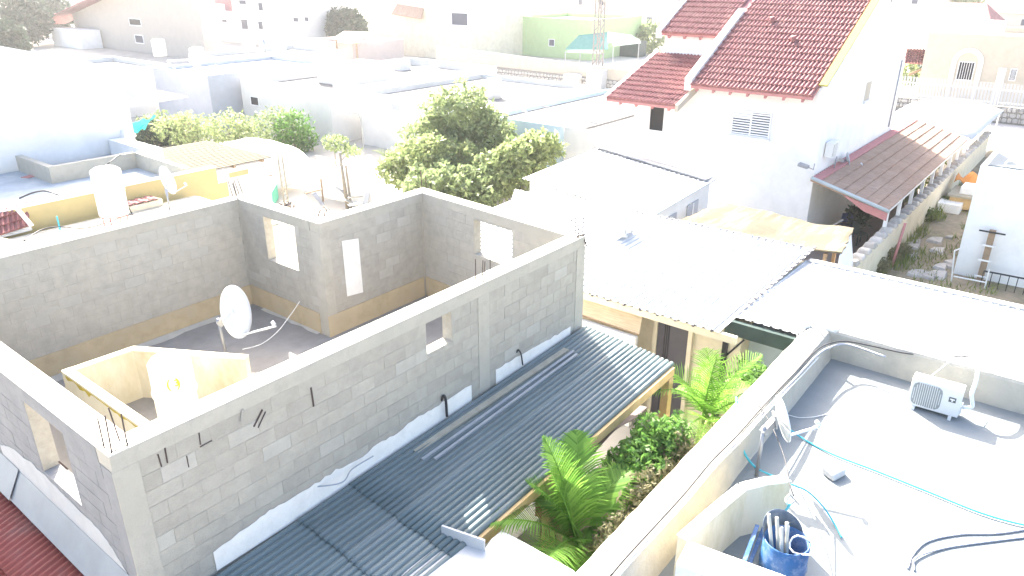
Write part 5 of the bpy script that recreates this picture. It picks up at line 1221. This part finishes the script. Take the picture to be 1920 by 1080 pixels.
q = W(1119,150,0); q = W(1119,150,0); mx, my = 61.0, 61.0*q.y/q.x
for a, b in ((-.35,-.35),(.35,-.35),(.35,.35),(-.35,.35)): MB().tube([(mx+a,my+b,0),(mx+a*.7,my+b*.7,16)], .07, 6).build('leg', 'mast_grey', lm_)
for k in range(22):
    z = k*.72; s = 1 if k%2 else -1; f = .35*(1-.3*z/16)
    MB().bar((mx-f,my+s*f,z), (mx-f,my-s*f,z+.72), .07).build('lattice', 'mast_grey', lm_); MB().bar((mx-s*f,my-f,z), (mx+s*f,my-f,z+.72), .07).build('lattice', 'mast_grey', lm_)
# ---- far right: stone wall with picket fence, tan house, cars
pf_ = thing('picket_fence', 'white picket fence standing on a rubble stone wall at the far right', 'fence', (65,8,0))
MB().box(65.0, 65.5, -8, 14.6, 0, 1.15).build('stone_base', 'stone_joint', pf_)
rg = random.Random(9); k = 0
for row in range(3):
    y = -1.5+.3*row
    while y < 14.4:
        w = rg.uniform(.45,.75); hh = .36
        if k < 120:
            m = MB(); stones(m, 65.0, y, y+w, .04+row*.37, .04+row*.37+hh, hh, rg); m.build('stone', 'stone', pf_); k += 1
        y += w
for z in (1.4, 2.3): MB().bar((65.1,-8,z), (65.1,14.6,z), .08).build('rail', 'window_frame', pf_)
for k in range(92):
    y = -5+k*.212; MB().box(64.98, 65.03, y, y+.125, 1.2, 2.75).build('picket', 'picket_white', pf_)
th_ = far_house('tan flat house with arched window at the far right', 73, 1738, 2050, 80, 'tan_wall', [], 12)
a, b = onX(1793,148,73), onX(1828,118,73); cyy = (a.y+b.y)/2; hw = (a.y-b.y)/2+.25
m = MB(); ang = [math.pi*i/14 for i in range(15)]; r0, r1 = hw, hw+.35; zc_ = b.z+.0
inn = [(cyy+r0*math.cos(t), zc_+r0*math.sin(t)) for t in ang]; ou = [(cyy+r1*math.cos(t), zc_+r1*math.sin(t)) for t in ang]
inn = [(inn[0][0],0)]+inn+[(inn[-1][0],0)]; ou = [(ou[0][0],0)]+ou+[(ou[-1][0],0)]; n = len(inn)
m.add([(72.9,y,z) for y, z in inn]+[(72.9,y,z) for y, z in ou], [(i,i+1,n+i+1,n+i) for i in range(n-1)]); m.build('arch_surround', 'white_wall', th_, solid=.1)
win_x(th_, 73.0, b.y, a.y, a.z, b.z, 'glass_dark', .06, 5)
a, b = onX(1865,160,73), onX(1888,128,73); MB().box(72.93, 73, b.y, a.y, 0, b.z).build('door', 'window_frame', th_)
a, b = onX(1892,150,73), onX(1907,130,73); win_x(th_, 73.0, b.y, a.y, a.z, b.z, 'glass_dark', .06, 4)
MB().box(74, 80, 9, 17, onX(1740,80,73).z, onX(1740,80,73).z+1.6).build('upper_block', 'white_wall', th_)
tp_ = thing('tiled_porch', 'small red tiled porch roof left of the arched window', 'porch', (70,16,0))
tilefield(W(1694,119,2.8), W(1752,122,2.8)-W(1694,119,2.8), W(1700,92,3.9)-W(1694,119,2.8), 10, 5, tp_, bul=.12, lift=.1)
q = W(1748,120,2.8); MB().bar(q, V((q.x,q.y,0)), .2).build('post', 'old_wood', tp_); MB().bar(q+V((0,0,-.1)), q+V((-.3,1.6,-1.0)), .2).build('brace', 'old_wood', tp_)
for i, (px, py, mt_) in enumerate(((1706,140,'leaf_mid'),(1736,140,'leaf_dark'),(1744,148,'leaf_light'))):
    q = W(px, py, 1.2); bush('garden_bush', ['tall green shrub under the red porch roof','dark round shrub behind the picket fence','pale small shrub at the porch post'][i], (q.x,q.y,0), [((0,0,1.3),(.9,.9,1.2))], 500, .2, mt_, seed=90+i)
rh2 = far_house('house with low pale red tiled roof behind the tan house', 92, 1722, 1850, 44, 'white_wall', [((1760,50),(1772,58)),((1785,50),(1797,58))], 8, 'tile_red')
def car(label, c, rz, mat):
    t = thing('parked_car', label, 'car', c); t.rotation_euler = (0,0,rz)
    def put(o): o.parent = t; o.location = (0,0,0); return o
    prof = [(-2.1,.35),(-2.15,.75),(-1.5,.95),(-.9,1.42),(.7,1.45),(1.4,.98),(2.1,.85),(2.15,.35)]
    n = len(prof); put(MB().add([(x,-.82,z) for x, z in prof]+[(x,.82,z) for x, z in prof], [tuple(range(n)), tuple(range(2*n-1,n-1,-1))]+[(i,n+i,n+(i+1)%n,(i+1)%n) for i in range(n)]).build('body', mat, None, loc=(0,0,0), bevel=.06))
    for s in (-1, 1): put(MB().add([(-.85,s*.835,1.35),(.6,s*.835,1.38),(1.1,s*.835,1.02),(-1.2,s*.835,1.0)], [(0,1,2,3)]).build('side_window', 'glass_dark', None, loc=(0,0,0), solid=.01))
    put(MB().add([(.72,-.7,1.43),(.72,.7,1.43),(1.36,.72,1.02),(1.36,-.72,1.02)], [(0,1,2,3)]).build('windscreen', 'glass_dark', None, loc=(0,0,0), solid=.02))
    for sx in (-1.35, 1.35):
        for s in (-.75, .75): put(MB().tube([(sx,s-.1,.33),(sx,s+.1,.33)], .33, 14).build('wheel', 'tyre', None, loc=(0,0,0)))
    return t
q = W(1712,62,0); car('white car parked behind the red porch at the far right', (q.x,q.y,0), 1.75, 'car_white')
for i, (px, py) in enumerate(((652,52),(672,50))):
    q = W(px, py, 0); car(['white car parked under the round tree, left one','white car parked under the round tree, right one'][i], (q.x,q.y,0), .3, 'car_white')
sg = thing('green_sign', 'small green sign beside the apartment block wall', 'sign', W(402,95,0)); q = W(402,100,0)
MB().bar((q.x,q.y,0), (q.x,q.y,1.6), .08).build('post', 'grey_metal', sg); MB().bar((q.x-.02,q.y+.8,1.9), (q.x-.02,q.y-.8,1.9), .06, .7).build('panel', 'sign_green', sg)
# ---- far trees
FT = [((60,60),(3.2,3.0,3.2),'leaf_dark','large dark tree at the upper left corner'),((105,40),(3.0,3.0,3.4),'leaf_dark','dark tree against the beige roof edge'),((20,85),(2.2,2.0,2.0),'leaf_dark','lower dark tree at the left edge'),((650,62),(2.6,2.6,2.4),'leaf_dark','round dark tree in front of the pale houses'),((1785,16),(5.5,5.5,3.6),'leaf_light','bright green tree at the top right'),((1905,22),(5.0,5.0,3.8),'leaf_mid','green tree in the top right corner'),((1745,14),(4.4,4.4,3.0),'leaf_light','pale green shrub left of the bright tree')]
for i, (p, r, mt_, lb) in enumerate(FT):
    q = W(p[0], p[1]+28, 0); tree('far_tree', lb, q, r[2]*2, [((0,0,r[2]*1.2),r),((r[0]*.5,r[1]*.4,r[2]*.9),(r[0]*.7,r[1]*.7,r[2]*.6)),((-r[0]*.5,-r[1]*.3,r[2]*.8),(r[0]*.7,r[1]*.7,r[2]*.6))], 6500, .36, mt_, group='far trees', trunk_r=.2, seed=110+i)
# ---- the town beyond
rg = random.Random(42); cols = ['wall_far','cream_wall','beige_wall','wall_far','tan_wall','pink_wall']
cnt = 0
for gx in range(95, 300, 17):
    for gy in range(-10, 290, 15):
        x, y = gx+rg.uniform(-3,3), gy+rg.uniform(-3,3); d = V((x, y, 0)); az = math.degrees(math.atan2(y, x))
        if not (2 < az < 76) or d.length < 105 or d.length > 260: continue
        if d.length < 135 and (az > 50 or az < 22): continue
        if rg.random() < .25: continue
        w, dp, h = rg.uniform(7,11), rg.uniform(7,11), rg.choice([3.2,3.3,3.5,6.2,6.5])
        cl = rg.choice(cols); red = rg.random() < .35
        t = thing('town_house', 'small '+{'wall_far':'white','cream_wall':'cream','beige_wall':'beige','tan_wall':'tan','pink_wall':'pinkish'}[cl]+(' two storey' if h > 5 else ' low')+(' house with red roof' if red else ' flat roofed house')+' in the hazy town beyond', 'house', (x,y,0), 'hazy town houses')
        MB().box(x-w/2, x+w/2, y-dp/2, y+dp/2, 0, h).build('wall', cl, t)
        if red: MB().add([(x-w/2-.4,y-dp/2-.4,h),(x+w/2+.4,y-dp/2-.4,h),(x+w/2+.4,y+dp/2+.4,h),(x-w/2-.4,y+dp/2+.4,h),(x,y-dp/2+1,h+2),(x,y+dp/2-1,h+2)], [(0,1,4),(1,2,5,4),(2,3,5),(3,0,4,5)]).build('roof', 'tile_red', t)
        else: MB().lathe((x+rg.uniform(-2,2),y+rg.uniform(-2,2),h), [(.5,0),(.5,1.2),(0,1.3)], 10).build('tank', 'plastic_white', t)
        for j in range(2):
            yy = y-dp*.3+j*dp*.45; MB().box(x-w/2-.02, x-w/2+.05, yy, yy+1.0, h-1.9, h-.9).build('window', 'shutter_gap', t)
        cnt += 1

# ---- red corrugated roof at the lower left
rr = thing('red_sheet_roof', 'dark red corrugated lean-to roof with grey flashing at the lower left', 'roof', (1.4, 9, 0))
zR = 3.62
def zred(x): return zR-(2.34-x)*.30
n1, n2 = 7.2, 11.0
cols_ = int((n2-n1)/.11)
for r in range(3):
    xa, xb = 2.32-r*.62, 2.32-(r+1)*.62-.05; m = MB()
    def f(u, v, xa=xa, xb=xb, r=r):
        x = xa+(xb-xa)*u; y = n1+(n2-n1)*v; return (x, y, zred(x)+.016*math.sin(2*math.pi*cols_*v)+.02*u-.0*r)
    m.grid(f, 2, cols_*6); m.build('roof_sheet', 'sheet_red', rr, smooth=True, solid=.004)
MB().add([(2.348,n1,zR+.40),(2.348,n2-.7,zR+.40),(2.16,n2-.7,zR+.03),(2.16,n1,zR+.03)], [(0,1,2,3)]).build('flashing', 'flashing', rr, solid=.004)
MB().add([(2.344,n2-.75,zR+.43),(2.344,n2-.05,zR+.43),(2.14,n2-.05,zR+.05),(2.14,n2-.75,zR+.05)], [(0,1,2,3)]).build('flashing', 'flashing', rr, solid=.004)
MB().box(.4, .6, n1, n2, 0, 2.85).build('wall', 'white_wall', rr)

for i, (px, py, w, h) in enumerate(((1112,172,1.6,1.9),(1068,166,1.8,1.3))):
    q = W(px, py, 0); t = thing('white_cubicle', ['tall white cubicle below the foot of the lattice mast','rounded low white cubicle left of the lattice mast foot'][i], 'cubicle', q)
    MB().box(q.x, q.x+w, q.y-w/2, q.y+w/2, 0, h).build('wall', 'wall_far', t, bevel=.25 if i else .03); MB().box(q.x-.02, q.x, q.y-.3, q.y+.3, .05, h*.7).build('door', 'grey_wall', t)
for i, (px, py, l, a) in enumerate(((880,172,.8,.5),(1010,225,1.5,1.2),(1060,208,1.3,2.2),(1120,232,1.4,1.9))):
    q = W(px, py, 3.3 if i < 2 else 3.2); t = tag(MB().tube([q, q+V((math.cos(a)*l, math.sin(a)*l, .25))], .035, 6).build('thin_pipe', 'grey_metal'), ['thin pipe on the white house roof above the tallest tree','thin pipe lying over the pale blue house','thin pipe on the roof right of the pale blue wall','thin pipe on the white wall left of the dark window'][i], 'pipe')
# ================================================================= hazy air
hz = MB().box(-70, 420, -110, 420, -1.5, 18).build('haze', 'white_wall'); tag(hz, 'pale hazy air over the town', 'haze', kind='stuff')
hm = bpy.data.materials.new('haze_air'); hm.use_nodes = True; hn = hm.node_tree; hn.nodes.clear()
pv = hn.nodes.new('ShaderNodeVolumePrincipled'); pv.inputs['Color'].default_value = (.95, .96, .97, 1)
pv.inputs['Density'].default_value = .0005; pv.inputs['Anisotropy'].default_value = .45
ho = hn.nodes.new('ShaderNodeOutputMaterial'); hn.links.new(pv.outputs[0], ho.inputs['Volume'])
hz.data.materials.clear(); hz.data.materials.append(hm)
